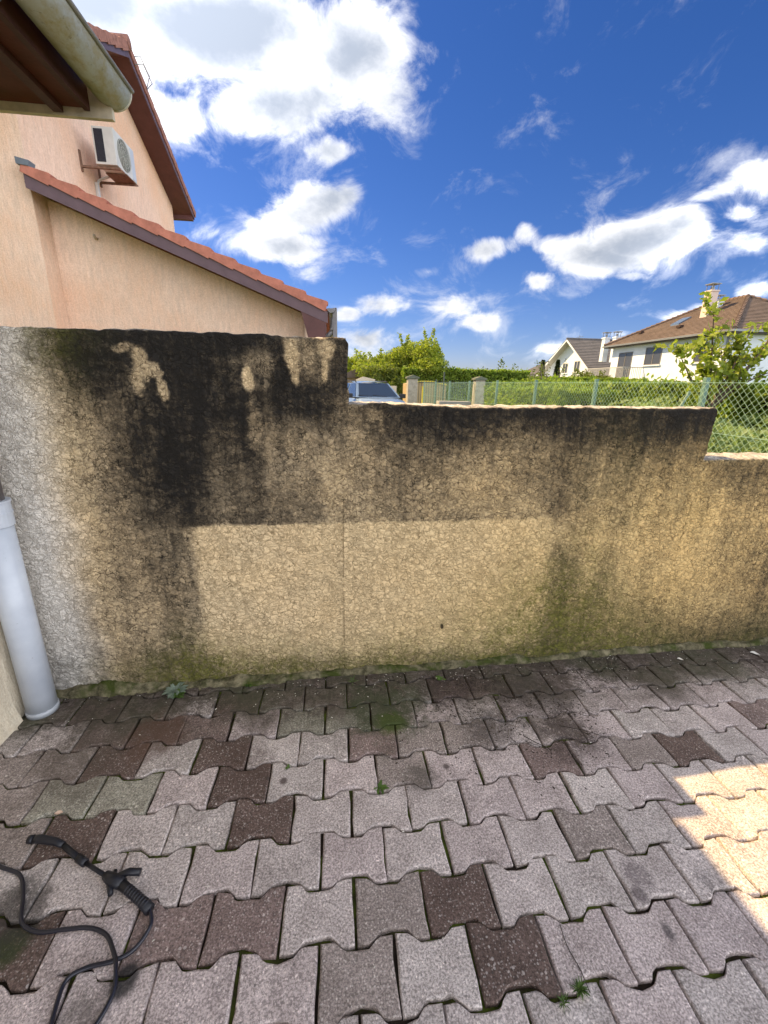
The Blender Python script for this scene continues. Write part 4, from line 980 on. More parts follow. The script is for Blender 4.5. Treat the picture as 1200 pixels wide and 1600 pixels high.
def leaves(name, C, size, mat, parent, seed=0, aspect=1.5, updir=None):
    """leaf-shaped quads (two per leaf, folded) at centres C (n,3)"""
    r = np.random.default_rng(seed); n = len(C)
    a = r.normal(size=(n, 3)); a /= np.linalg.norm(a, axis=1)[:, None]
    if updir is not None: a = a * 0.6 + np.array(updir); a /= np.linalg.norm(a, axis=1)[:, None]
    b = r.normal(size=(n, 3)); b -= (b * a).sum(1)[:, None] * a; b /= np.linalg.norm(b, axis=1)[:, None]
    c = np.cross(a, b)
    s = (size * r.uniform(0.6, 1.3, n))[:, None]
    L = b * s * aspect * 0.5; Wd = c * s * 0.42
    tip, root, l, rr = C + L, C - L, C + Wd + a * s * 0.12 + L * 0.1, C - Wd + a * s * 0.12 + L * 0.1
    V = np.stack([root, l, tip, rr], 1).reshape(-1, 3); k = np.arange(n)[:, None] * 4
    F = np.concatenate([k + np.array([[0, 1, 2]]), k + np.array([[0, 2, 3]])])
    return np_mesh(name, V, F, mat, parent)

def blob_points(n, centres, radii, r, shell=0.5):
    """points in a union of ellipsoids, denser toward the surface, with clumps"""
    idx = r.integers(0, len(centres), n) if radii.ndim == 1 else r.choice(len(centres), n, p=(radii.prod(1) ** 0.7) / (radii.prod(1) ** 0.7).sum())
    d = r.normal(size=(n, 3)); d /= np.linalg.norm(d, axis=1)[:, None]
    rad = r.uniform(shell, 1.0, n) ** 0.6
    return centres[idx] + d * rad[:, None] * radii[idx]

def tree(loc, height, crown_w, mat, label, seed, nleaf=9000, leaf=0.10, group=None, name='tree', cat='tree', crown_base=0.25, flat=0.8):
    r = np.random.default_rng(seed); rr = random.Random(seed)
    root = empty(name, loc, label=label, cat=cat, group=group)
    x, y, z = loc
    tr = MB(); tips = []
    cb = height * crown_base
    tr.tube([(x, y, z), (x + rr.uniform(-.1, .1), y, z + cb), (x + rr.uniform(-.2, .2), y + rr.uniform(-.2, .2), z + height * 0.55)], [crown_w * .03, crown_w * .024, crown_w * .012], 8)
    for i in range(16):
        a = rr.uniform(0, 2 * math.pi); e = rr.uniform(-0.05, 1.0); R = crown_w / 2 * rr.uniform(0.55, 0.95)
        st = Vector((x, y, z + cb + (height - cb) * rr.uniform(0, .35)))
        en = Vector((x + math.cos(a) * R * math.cos(e), y + math.sin(a) * R * math.cos(e), z + cb + (height - cb) * (0.30 + 0.62 * math.sin(max(e, 0)) + rr.uniform(-.08, .08))))
        mid = (st + en) / 2 + Vector((0, 0, height * .05))
        tr.tube([st, mid, en], [crown_w * .011, crown_w * .007, crown_w * .002], 5); tips += [en, mid.lerp(en, .5)]
    tr.build('trunk', M_BARK, root, True)
    C = np.array([[t.x, t.y, t.z] for t in tips] + [[x, y, z + height * .62], [x, y, z + height * .75]])
    n = len(C); R = np.stack([r.uniform(.13, .24, n) * crown_w, r.uniform(.13, .24, n) * crown_w, r.uniform(.10, .2, n) * crown_w * flat], 1)
    P = blob_points(nleaf, C, R, r, 0.35)
    # stray shoots
    m = nleaf // 9; k = r.integers(0, n, m); dirs = r.normal(size=(m, 3)); dirs[:, 2] = np.abs(dirs[:, 2]) * 0.9; dirs /= np.linalg.norm(dirs, axis=1)[:, None]
    kk = r.integers(0, 60, m); sd = r.normal(size=(60, 3)); sd[:, 2] = np.abs(sd[:, 2]); sd /= np.linalg.norm(sd, axis=1)[:, None]; sc = C[r.integers(0, n, 60)]
    P2 = sc[kk] + sd[kk] * (r.uniform(0.1, 0.24, m) * crown_w)[:, None] + r.normal(size=(m, 3)) * leaf * 0.5
    P = np.concatenate([P, P2]); P = P[P[:, 2] > z + cb * 0.6]
    leaves('crown', P, leaf, mat, root, seed)
    return root

def hedge(x0, x1, y0, y1, z1, n, mat, label, seed, leaf=0.05, group=None):
    r = np.random.default_rng(seed)
    root = empty('hedge', ((x0 + x1) / 2, (y0 + y1) / 2, 0), label=label, cat='hedge', group=group)
    # solid core for the inner twigs, their shade put into its dark colour
    MB().box(x0 + 0.16, x1 - 0.16, y0 + 0.16, y1 - 0.16, -0.05, z1 - 0.20).build('shaded_core', M_SHADE, root)
    A = np.array([(x1 - x0) * (y1 - y0), (y1 - y0) * z1, (x1 - x0) * z1]); f = r.choice(3, n, p=[A[0] * 1.6 / (A[0] * 1.6 + A[1] + A[2]), A[1] / (A[0] * 1.6 + A[1] + A[2]), A[2] / (A[0] * 1.6 + A[1] + A[2])])
    X = r.uniform(x0, x1, n); Y = r.uniform(y0, y1, n); Z = r.uniform(0, z1, n); dep = np.abs(r.normal(0, 0.08, n))
    bump = 0.16 * (fbm(X * 1.3 + 5, Y * 1.3, 3, seed) - 0.4) + 0.10 * (fbm(X * 5, Y * 5, 2, seed + 1) - 0.5)
    side = 0.16 * (fbm(Y * 1.5 + X * 1.5, Z * 2.0, 3, seed + 2) - 0.5)
    Z = np.where(f == 0, z1 - dep + bump, Z * (1 + bump)); X = np.where(f == 1, x0 + dep + side, X); Y = np.where(f == 2, y0 + dep + side, Y)
    sp = r.random(n) < 0.03; Z = Z + np.where(sp & (f == 0), r.uniform(0, 0.16, n), 0)
    leaves('foliage', np.stack([X, Y, Z], 1), leaf, mat, root, seed)
    return root

# ------------------------------------------------------------------ chain link fence running away from the wall
FXX, FZ = 3.66, 1.49
M_FPOST = mottled('pale_green_fence_post', (0.13, 0.22, 0.18), 0.12, 8, 0.45)
M_WIRE = mottled('green_coated_wire', (0.30, 0.46, 0.36), 0.08, 5, 0.4)
fence = empty('chain_link_fence', (FXX, 6, 0), label='green chain link fence receding from the low end of the garden wall', cat='fence')
fp = None
for y in (1.25, 3.0, 4.83, 6.68, 8.6, 10.65, 12.7, 14.7, 16.7):
    if fp is None: fp = MB().box(-0.022, 0.022, -0.022, 0.022, -0.1, FZ + 0.05).build('fence_post', M_FPOST, None, bevel=0.004); o = fp; set_parent(fp, fence)
    else: o = link_copy(fp, fence)
    o.location = (FXX + 0.03, y, 0)
# leaning brace beside the second post
MB().tube([(FXX + 0.05, 3.2, 1.40), (FXX + 0.05, 3.9, 0.0)], 0.016, 6).build('brace', M_FPOST, fence, True)
tw = MB()
for z in (FZ, 1.03, 0.55, 0.08): tw.tube([(FXX, 0.95, z), (FXX, 16.7, z)], 0.0022, 4)
tw.build('tension_wire', M_WIRE, fence)
mesh = MB(); step = 0.052; ytop, ybot = FZ, 0.02; H = ytop - ybot
for sgn in (1, -1):
    y = 0.95 - H
    while y < 16.7:
        ya, yb = y, y + H; za, zb = (ybot, ytop) if sgn > 0 else (ytop, ybot)
        if ya < 0.95: t = (0.95 - ya) / H; ya = 0.95; za = za + (zb - za) * t
        if yb > 16.7: t = (16.7 - ya) / (yb - ya); yb = 16.7; zb = za + (zb - za) * t
        if yb - ya > 0.01:
            pts = [(FXX + sgn * 0.0012, ya + (yb - ya) * k / 2, za + (zb - za) * k / 2) for k in range(3)]
            mesh.tube(pts, 0.0013, 3, False)
        y += step * 1.28
sp_ = MB()
y = 0.95
while y < 12: sp_.tube([(FXX, y - 0.012, FZ + 0.022), (FXX, y, FZ - 0.004), (FXX, y + 0.012, FZ + 0.022)], 0.0016, 3, False); y += step * 1.28
o = mesh.build('wire_mesh', M_WIRE, fence); tag(sp_.build('wire_barbs', M_WIRE, fence), kind='stuff'); tag(o, kind='stuff')

# scrub behind the fence
r = np.random.default_rng(11)
n = 26000
X = r.uniform(3.95, 5.4, n); Y = r.uniform(0.9, 8.5, n)
Z = r.uniform(0, 1, n) ** 0.8 * (0.60 + 0.95 * fbm(X * 1.4, Y * 1.2, 3, 77)) * sstep(8.6, 4.5, Y)
sc_ = leaves('undergrowth', np.stack([X, Y, Z], 1), 0.055, M_GREY_LEAF, None, 5); tag(sc_, kind='stuff')
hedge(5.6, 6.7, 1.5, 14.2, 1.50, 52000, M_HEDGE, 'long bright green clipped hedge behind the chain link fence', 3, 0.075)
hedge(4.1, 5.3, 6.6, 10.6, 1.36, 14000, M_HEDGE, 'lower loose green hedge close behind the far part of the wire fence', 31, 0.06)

# low concrete kerb wall with a flat coping inside the fence
lw = MB().box(2.75, 3.60, 10.1, 10.45, -0.1, 1.015).build('low_block_wall', mottled('grey_concrete_block', (0.32, 0.31, 0.29), 0.15, 5, 0.9, 0.003), bevel=0.01)
tag(lw, 'low grey wall with flat coping just showing above the garden wall', 'wall')

# young tree with long leafy shoots behind the fence
def shoot_tree():
    rr = random.Random(5); r = np.random.default_rng(5)
    bx, by = 5.25, 4.55
    root = empty('young_tree', (bx, by, -0.05), label='young tree with long leafy shoots in front of the brown-roofed house', cat='tree')
    m = MB(); m.tube([(bx, by, -0.1), (bx + 0.02, by, 0.7), (bx, by, 1.25)], [0.06, 0.05, 0.04], 8)
    P = []
    def branch(a, b, r0, r1, sag=0.1, dens=60, spread=0.05, start=0.15):
        a, b = Vector(a), Vector(b); mid = (a + b) / 2 + Vector((rr.uniform(-.1, .1), rr.uniform(-.1, .1), sag))
        pts = catmull([a, mid, b], 6); m.tube(pts, [r0 + (r1 - r0) * i / (len(pts) - 1) for i in range(len(pts))], 5)
        L = (b - a).length
        for k in range(int(L * dens)):
            t = rr.uniform(start, 1.02); i = min(int(t * (len(pts) - 1)), len(pts) - 2); q = pts[i].lerp(pts[i + 1], t * (len(pts) - 1) - i)
            P.append((q.x + rr.gauss(0, spread), q.y + rr.gauss(0, spread), q.z + rr.gauss(0, spread * .8)))
        return pts
    O = (bx, by, 1.15)
    main = [((4.75, 4.3, 2.42), .022), ((5.0, 4.7, 1.95), .02), ((5.45, 4.4, 2.25), .02), ((6.05, 4.5, 2.62), .022), ((6.3, 4.6, 2.35), .02), ((6.0, 4.3, 1.75), .018), ((5.6, 4.6, 1.9), .016), ((5.25, 4.6, 2.0), .016), ((4.9, 4.2, 1.65), .015), ((5.75, 4.8, 1.55), .015), ((4.35, 4.3, 1.95), .014)]
    for (b, r0) in main:
        pts = branch(O, b, r0, 0.004, rr.uniform(-.05, .10), 60, 0.045, 0.30)
        for j in range(3):
            s = pts[rr.randrange(3, len(pts) - 1)]
            e = (s.x + rr.uniform(-.35, .4), s.y + rr.uniform(-.25, .25), s.z + rr.uniform(0.02, .42))
            branch(s, e, 0.006, 0.002, 0.02, 85, 0.035)
    m.build('trunk', M_BARK, root, True)
    P = np.array(P); leaves('crown', P, 0.062, M_LEAF_YG, root, 8, 1.6)
shoot_tree()
def bare_shrub(x, y, h, seed, label):
    rr = random.Random(seed); root = empty('twiggy_shrub', (x, y, 0), label=label, cat='shrub'); m = MB(); P = []
    for i in range(26):
        a = rr.uniform(0, 6.28); R = rr.uniform(.1, .5) * h * .7
        e = Vector((x + math.cos(a) * R, y + math.sin(a) * R, h * rr.uniform(.7, 1.1))); s = Vector((x, y, h * .25)); md = (s + e) / 2 + Vector((rr.uniform(-.1, .1), 0, .1))
        m.tube([s, md, e], [.014, .009, .003], 4)
        for k in range(22): P.append(tuple(md.lerp(e, rr.random()) + Vector([rr.gauss(0, .06) for _ in range(3)])))
    m.tube([(x, y, -.1), (x, y, h * .3)], .03, 6)
    m.build('stems', mottled('grey_twig', (0.22, 0.19, 0.17), 0.2, 10), root); leaves('leaves', np.array(P), .05, M_LEAF_MID, root, seed)
bare_shrub(7.4, 13.5, 2.15, 4, 'twiggy half-bare shrub in front of the white gabled house')

# ------------------------------------------------------------------ houses beyond
M_WHITE = mottled('white_house_render', (0.66, 0.71, 0.78), 0.05, 1.5, 0.9, 0.004, 30)
M_BRT = Mat('brown_tile_roof', 0.85, 0.2)
M_GLASS = Mat('window_glass', 0.08, 0.5); M_GLASS.color((0.055, 0.06, 0.072)); M_GLASS = M_GLASS.m
M_FRAME = mottled('window_frame_paint', (0.16, 0.15, 0.145), 0.1, 4, 0.5)
M_WFRAME = mottled('white_window_frame', (0.62, 0.61, 0.58), 0.06, 4, 0.5)
M_GREYM = mottled('grey_metal', (0.22, 0.23, 0.24), 0.1, 5, 0.5, metallic=0.4)
def tile_roof_mat(name, c, pitch=0.33):
    m = Mat(name, 0.85, 0.15); p = m.pos(); s = m.sep(p)
    n = m.noise(p, 1.2, 5, 0.7); f = m.noise(p, 6, 4, 0.7)
    col = m.mix(m.rng(n, 0.35, 0.7), tuple(x * 0.8 for x in c), tuple(x * 1.15 for x in c))
    col = m.mix(m.rng(f, 0.35, 0.7), m.mix(1.0, col, (0.85, 0.85, 0.85), 'MULTIPLY'), col)
    m.color(col); m.nrm(m.bump(m.noise(p, 14, 3), 0.02)); return m.m
M_BRT = tile_roof_mat('brown_roof_tiles', (0.175, 0.135, 0.115))
M_GRT = tile_roof_mat('grey_brown_roof_tiles', (0.135, 0.13, 0.135))

def tiled_plane(poly, course, mat, parent, name='roof', thick=0.035):
    """roof plane poly (list of 4 corners: eave a, eave b, ridge b, ridge a) built of real overlapping courses"""
    a, b, c, d = [Vector(p) for p in poly]
    n = (b - a).cross(d - a).normalized()
    if n.z < 0: n = -n
    L = max((d - a).length, (c - b).length); k = max(2, int(L / course)); V = []; F = []
    for i in range(k):
        t0, t1 = i / k, min(1.0, (i + 1.12) / k)
        p0, p1, p2, p3 = a.lerp(d, t0), b.lerp(c, t0), b.lerp(c, t1), a.lerp(d, t1)
        s = len(V); V += [p0 + n * thick * 1.6, p1 + n * thick * 1.6, p2 + n * 0.006, p3 + n * 0.006, p0 - n * .01, p1 - n * .01]
        F += [(s, s + 1, s + 2, s + 3), (s + 4, s + 5, s + 1, s)]
    return mesh_obj(name, V, F, mat, parent)

def window(parent, axis, at, c, w, z0, z1, frame=M_FRAME, sill=True, name='window', mull=1, out=1):
    """window in a wall lying at x=at (axis 'x') or y=at (axis 'y'), centre c along the wall; frame, panes and sill"""
    def bx(m, u0, u1, d0, d1, a, b):
        d0, d1 = sorted((at + out * d0, at + out * d1))
        if axis == 'x': m.box(d0, d1, u0, u1, a, b)
        else: m.box(u0, u1, d0, d1, a, b)
        return m
    u0, u1 = c - w / 2, c + w / 2; f = 0.07
    m = MB(); bx(m, u0, u0 + f, -0.02, 0.03, z0, z1); bx(m, u1 - f, u1, -0.02, 0.03, z0, z1); bx(m, u0 + f, u1 - f, -0.02, 0.03, z1 - f, z1); bx(m, u0 + f, u1 - f, -0.02, 0.03, z0, z0 + f)
    for k in range(1, mull + 1):
        uu = u0 + (u1 - u0) * k / (mull + 1); bx(m, uu - 0.035, uu + 0.035, -0.02, 0.028, z0 + f, z1 - f)
    wo = m.build(name, frame, parent)
    bx(MB(), u0 + 0.01, u1 - 0.01, -0.012, 0.008, z0 + 0.01, z1 - 0.01).build('pane', M_GLASS, wo)
    if sill: bx(MB(), u0 - 0.1, u1 + 0.1, 0.0, 0.12, z0 - 0.09, z0 - 0.004).build('sill', M_WHITE, wo)
    return wo

def chimney(parent, x, y, z0, z1, w=0.45, mat=None, pots=1, name='chimney'):
    o = MB().box(x - w / 2, x + w / 2, y - w / 2, y + w / 2, z0, z1).box(x - w / 2 - .05, x + w / 2 + .05, y - w / 2 - .05, y + w / 2 + .05, z1 - 0.12, z1 - 0.02).build(name, mat or M_WHITE, parent)
    for i in range(pots):
        c = MB(); a = w * 0.42
        for sx in (-1, 1):
            for sy in (-1, 1): c.tube([(x + sx * a, y + sy * a, z1), (x + sx * a, y + sy * a, z1 + 0.42)], 0.025, 5)
        c.box(x - w * .6, x + w * .6, y - w * .6, y + w * .6, z1 + 0.40, z1 + 0.46).tube([(x, y, z1), (x, y, z1 + .25)], w * .22, 8)
        c.build('cowl', M_GREYM, o)
    return o

# big white house with the brown hipped roof
def big_house():
    X, Y0, Y1, XB = 26.2, 26.3, 38.9, 36.2; ze = 5.2
    h = empty('hipped_roof_house', (31, 32, 0), label='white house with brown hipped roof, chimney and balcony at the right', cat='house')
    MB().box(X, XB, Y0, Y1, -0.1, ze).build('wall', M_WHITE, h)
    e = 0.6; x0, x1, y0, y1 = X - e, XB + e, Y0 - e, Y1 + e; run = (x1 - x0) / 2; zr = ze + 3.05; xr = (x0 + x1) / 2
    ra, rb = (xr, y0 + run, zr), (xr, y1 - run, zr)
    if ra[1] > rb[1]: ra = rb = (xr, (y0 + y1) / 2, zr)
    ra = (xr, 31.0, zr); rb = (xr, 34.4, zr)
    rf = tiled_plane([(x0, y1, ze), (x0, y0, ze), ra, rb], 0.34, M_BRT, h, 'roof')
    tiled_plane([(x0, y0, ze), (x1, y0, ze), ra, ra], 0.34, M_BRT, h, 'roof')
    tiled_plane([(x1, y0, ze), (x1, y1, ze), rb, ra], 0.34, M_BRT, h, 'roof')
    tiled_plane([(x1, y1, ze), (x0, y1, ze), rb, rb], 0.34, M_BRT, h, 'roof')
    M_HIP = tile_roof_mat('hip_tiles', (0.20, 0.145, 0.12))
    for a, b in (((x0, y0, ze + .05), ra), ((x1, y0, ze + .05), ra), ((x0, y1, ze + .05), rb), (ra, rb)):
        a, b = Vector(a), Vector(b); n = int((b - a).length / 0.4) + 1
        m = MB()
        for i in range(n): m.tube([a.lerp(b, i / n) + Vector((0, 0, .06)), a.lerp(b, (i + 1.08) / n) + Vector((0, 0, .03))], [0.15, 0.12], 8)
        m.build('hip_tiles', M_HIP, h)
    # boarded eave and gutter
    MB().box(x0 + .02, x1 - .02, y0 + .02, y1 - .02, ze - 0.17, ze - 0.04).build('eave_board', mottled('dark_eave', (0.085, 0.07, 0.062), 0.1, 3, 0.7), h)
    g = MB().box(x0 - .10, x0, y0 - .1, y1 + .1, ze - 0.10, ze + 0.03).box(x0 - .002, x1 + .1, y0 - .10, y0, ze - 0.10, ze + 0.03); g.build('gutter', M_GREYM, h)
    MB().box(X - .12, X - .03, Y0 + .2, Y0 + .29, 0, ze - .1).build('downpipe', M_GREYM, h)
    d = window(h, 'x', X, 36.9, 1.9, 2.30, 4.55, M_FRAME, False, 'balcony_door', 1, -1)
    window(h, 'x', X, 33.4, 1.9, 3.35, 4.75, M_FRAME, True, 'window', 1, -1)
    window(h, 'x', X, 28.6, 1.1, 3.35, 4.70, M_FRAME, True, 'window', 0, -1)
    window(h, 'x', X, 30.6, 1.3, 1.0, 2.1, M_FRAME, True, 'window', 0, -1)
    # balcony
    b = MB().box(X - 1.9, X - 0.004, 34.3, 39.6, 2.02, 2.20).build('balcony', M_WHITE, h)
    rl = MB()
    rl.box(X - 1.9, X - 1.84, 34.3, 39.6, 3.14, 3.20).box(X - 1.84, X - .01, 34.3, 34.36, 3.14, 3.20).box(X - 1.84, X - .01, 39.54, 39.6, 3.14, 3.20)
    rl.box(X - 1.9, X - 1.86, 34.3, 39.6, 2.28, 2.33)
    y = 34.32
    while y < 39.6: rl.box(X - 1.89, X - 1.865, y, y + .045, 2.2, 3.14); y += .16
    x = X - 1.8
    while x < X - .05: rl.box(x, x + .045, 34.32, 34.345, 2.2, 3.14).box(x, x + .045, 39.56, 39.585, 2.2, 3.14); x += .16
    rl.build('railing', mottled('grey_white_railing', (0.40, 0.40, 0.39), 0.05, 4, 0.5), b)
    # chimneys
    chimney(h, 28.9, 31.9, 6.1, 8.75, 0.62, mottled('pink_render', (0.62, 0.50, 0.44), 0.08, 3))
    chimney(h, 30.1, 32.4, 6.9, 8.1, 0.45)
    chimney(h, 26.15, 40.2, 3.9, 6.1, 0.5); chimney(h, 27.5, 40.6, 3.9, 6.25, 0.5)
    # roof light and vent
    w = MB(); a = Vector((27.6, 34.0, 0)); 
    def on(x, y, o=0.0): return (x, y, ze + (x - x0) * (zr - ze) / (xr - x0) + o)
    w.add([on(27.9, 33.4, .14), on(27.9, 34.3, .14), on(28.9, 34.3, .14), on(28.9, 33.4, .14)], [(0, 1, 2, 3)]).add([on(27.9, 33.4, .0), on(27.9, 34.3, .0), on(28.9, 34.3, .0), on(28.9, 33.4, .0), on(27.9, 33.4, .135), on(27.9, 34.3, .135), on(28.9, 34.3, .135), on(28.9, 33.4, .135)], [(0, 1, 5, 4), (1, 2, 6, 5), (2, 3, 7, 6), (3, 0, 4, 7)])
    gl = Mat('skylight_glass', 0.05, 0.6); gl.color((0.12, 0.17, 0.25)); w.build('roof_light', gl.m, h)
    for (x, y) in ((27.2, 32.3), (27.3, 36.9)):
        q = Vector(on(x, y, .05)); MB().box(q.x - .2, q.x + .1, q.y - .22, q.y + .22, q.z - .02, q.z + .16).build('roof_vent', mottled('vent_tile', (0.05, 0.03, 0.025), 0.1, 3), h)
big_house()

def gable_house():
    X, YA, YB = 29.0, 45.2, 58.2; ym = 51.3; ze = 3.1; zr = 7.05; XB = 42
    h = empty('gabled_house', (34, 51, 0), label='white gabled house with grey tiled roof between the cypresses and the hipped house', cat='house')
    MB().prism([(YA, -.1), (YB, -.1), (YB, ze), (ym, zr - .15), (YA, ze)], 'x', X, XB).build('wall', M_WHITE, h)
    e = 0.9; sl = (zr - ze) / (ym - YA)
    ya, yb = YA - .7, YB + .7; za = ze - .7 * sl; zb = ze - .7 * (zr - ze) / (YB - ym)
    tiled_plane([(X - e, ya, za), (XB, ya, za), (XB, ym, zr), (X - e, ym, zr)], 0.34, M_GRT, h, 'roof')
    tiled_plane([(XB, yb, zb), (X - e, yb, zb), (X - e, ym, zr), (XB, ym, zr)], 0.34, M_GRT, h, 'roof')
    for (y0, z0) in ((ya, za), (yb, zb)):
        MB().prism([(y0, z0 - .05), (ym, zr - .05), (ym, zr - .25), (y0, z0 - .25)], 'x', X - e, X - e + .06).build('barge_board', M_WHITE, h)
        MB().prism([(y0, z0 - .08), (ym, zr - .08), (ym, zr - .12), (y0, z0 - .12)], 'x', X - e + .06, X).build('soffit', mottled('grey_soffit', (0.42, 0.40, 0.37), 0.05, 2), h)
    MB().tube([(X - e, ym, zr + .04), (XB, ym, zr + .04)], .13, 8).build('ridge_tiles', M_GRT, h)
    window(h, 'x', X, 52.4, 1.3, 3.1, 4.35, M_WFRAME, True, 'window', 1, -1)
    window(h, 'x', X, 49.7, 1.3, 3.2, 4.5, M_WFRAME, True, 'window', 1, -1)
    window(h, 'x', X, 46.2, 0.8, 2.3, 3.0, M_WFRAME, True, 'window', 0, -1)
    MB().tube([(X - .08, 47.4, 0), (X - .08, 47.4, 4.4)], .07, 6).build('downpipe', M_GREYM, h)
    h2 = MB().box(X - 3.2, X - .05, 54.5, 58.5, -.1, 2.2).build('porch', M_WHITE, h)
gable_house()

def low_house():
    X, Y0, Y1 = 37.0, 64, 84; ze = 3.6
    h = empty('low_house', (42, 74, 0), label='distant low house with brown roof left of the gabled house', cat='house')
    MB().box(X, X + 10, Y0, Y1, -.1, ze).build('wall', mottled('beige_render', (0.52, 0.44, 0.34), .06, 1.5), h)
    x0, x1, y0, y1 = X - .7, X + 10.7, Y0 - .7, Y1 + .7; xr = (x0 + x1) / 2; zr = 7.0; ra = (xr, y0 + 5.5, zr); rb = (xr, y1 - 5.5, zr)
    tiled_plane([(x0, y1, ze), (x0, y0, ze), ra, rb], 0.5, M_GRT, h, 'roof'); tiled_plane([(x0, y0, ze), (x1, y0, ze), ra, ra], 0.5, M_GRT, h, 'roof')
    tiled_plane([(x1, y0, ze), (x1, y1, ze), rb, ra], 0.5, M_GRT, h, 'roof'); tiled_plane([(x1, y1, ze), (x0, y1, ze), rb, rb], 0.5, M_GRT, h, 'roof')
    MB().box(x0 + .05, x1 - .05, y0 + .05, y1 - .05, ze - .2, ze - .05).build('eave_board', M_GREYM, h)
    MB().prism([(X - 4, 2.6), (X - .02, 3.3), (X - .02, 3.42), (X - 4, 2.72)], 'y', 70, 86).build('porch_roof', M_GRT, h)
    MB().box(X - 3.8, X - 3.5, 70.5, 85.5, -.1, 2.6).build('porch_wall', M_WHITE, h)
    for c in (67, 72, 78): window(h, 'x', X, c, 1.5, 1.6, 2.9, M_WFRAME, True, 'window', 1, -1)
    ch = chimney(h, 40.0, 69.5, 5.2, 7.6, 0.8)
    MB().tube([(40.0, 69.5, 7.9), (40.0, 69.5, 9.6)], .04, 5).tube([(39.6, 69.5, 9.3), (40.7, 69.5, 9.5)], .03, 5).build('aerial', M_GREYM, h)
low_house()

# ------------------------------------------------------------------ trees and hedges in the distance
def cypress(x, y, h, w, seed, label):
    r = np.random.default_rng(seed); root = empty('cypress', (x, y, 0), label=label, cat='tree')
    MB().tube([(x, y, -.1), (x, y, h * .9)], [w * .12, .02], 6).build('trunk', M_BARK, root)
    n = 3500; t = r.random(n) ** .8; a = r.random(n) * 6.283; R = w / 2 * (np.sin(np.clip(t, 0, 1) * 2.6 + .35) ** .8).clip(0.05) * (1 - .5 * t) * r.uniform(.5, 1.08, n)
    leaves('crown', np.stack([x + R * np.cos(a), y + R * np.sin(a), .2 + t * (h - .2)], 1), .16, M_DARK_LEAF, root, seed, 2.0, (0, 0, 1.2))
cypress(19.0, 38.0, 3.75, 0.62, 1, 'slim dark cypress standing clear left of the gabled house')
cypress(22.0, 41.0, 4.0, 0.8, 2, 'dark cypress touching the left gable end of the white house')
tree((4.25, 26.0, 0), 4.2, 5.0, M_LEAF_YG, 'broad yellow-green tree behind the metal gate', 21, 42000, 0.10, crown_base=.18)
tree((1.5, 30.0, 0), 3.3, 3.4, M_LEAF_YG, 'smaller yellow-green tree between the big wall and the broad tree', 22, 9000, 0.13, crown_base=.15)
tree((2.4, 24.0, 0), 2.7, 2.6, M_LEAF_MID, 'grey-green bush under the left side of the broad tree', 23, 6000, 0.10, name='bush', cat='bush', crown_base=.1)
tree((-0.2, 33.0, 0), 2.9, 3.6, M_LEAF_YG, 'low yellow-green tree just right of the tall wall end', 24, 9000, 0.13, crown_base=.12)
tree((12.5, 30.0, 0), 2.55, 5.5, M_LEAF_MID, 'low bushy tree right of the gate pillar', 25, 9000, 0.12, name='bush', cat='bush', crown_base=.1, flat=.45)
tree((23.5, 37.0, 0), 2.9, 4.5, M_LEAF_MID, 'leafy bush in front of the gabled house wall', 26, 7000, 0.12, name='bush', cat='bush', crown_base=.1, flat=.5)
hedge(4.0, 11.5, 24.0, 26.0, 2.25, 22000, M_HEDGE, 'light green hedge behind the metal gate', 41, 0.12)
hedge(11.0, 30.0, 33.5, 35.0, 2.15, 26000, M_HEDGE, 'distant hedge running in front of the far houses', 42, 0.14)
hedge(-6, 60, 100, 104, 3.2, 20000, M_LEAF_MID, 'far hedge line along the horizon', 43, 0.5)

# ------------------------------------------------------------------ gate, pillars, yellow arch, pale walls, car
M_STONE = mottled('pillar_stone', (0.34, 0.31, 0.26), 0.25, 7, 0.9, 0.01, 20)
M_CAP = mottled('mossy_cap', (0.13, 0.14, 0.11), 0.3, 9, 0.9, 0.01, 20)
M_IRON = mottled('dark_green_iron', (0.06, 0.075, 0.06), 0.15, 6, 0.5)
def pillar(x, y, label):
    p_ = empty('gate_pillar', (x, y, 0), label=label, cat='pillar', group='stone pillars beside the gate')
    MB().box(x - .22, x + .22, y - .22, y + .22, -.1, 1.66).build('shaft', M_STONE, p_, bevel=.02)
    MB().prism([(x - .28, 1.663), (x + .28, 1.663), (x + .28, 1.73), (x, 1.82), (x - .28, 1.73)], 'y', y - .28, y + .28).build('cap', M_CAP, p_, bevel=.01)
GY_ = 18.6
pillar(3.52, GY_, 'left stone gate pillar with mossy cap, next to the yellow post')
pillar(6.62, GY_, 'right stone gate pillar beside the chain link fence')
gate = empty('metal_gate', (5.0, GY_, 0), label='dark metal railing gate between the two stone pillars', cat='gate')
for xa, xb in ((3.80, 4.92), (5.02, 6.36)):
    for za, zb in ((1.50, 1.54), (.2, .25)): MB().box(xa, xb, GY_ - .02, GY_ + .02, za, zb).build('rail', M_IRON, gate)
for x in (4.62, 4.97): MB().box(x - .03, x + .03, GY_ - .03, GY_ + .03, -.1, 1.66 if x < 4.7 else 1.98).build('gate_post', M_IRON, gate)
b0 = None; x = 3.84
while x < 6.34:
    if abs(x - 4.97) > .07 and abs(x - 4.62) > .05:
        if b0 is None: b0 = MB().box(-.009, .009, -.009, .009, .2, 1.62).build('bar', M_IRON, None); set_parent(b0, gate); o = b0
        else: o = link_copy(b0, gate)
        o.location = (x, GY_ + .035, 0)
    x += .115
M_YEL = mottled('yellow_paint', (0.62, 0.50, 0.06), 0.12, 4, 0.6)
ya = empty('yellow_shed', (4.5, 21.5, 0), label='low ochre shed with arched bright yellow edge behind the gate bars', cat='shed')
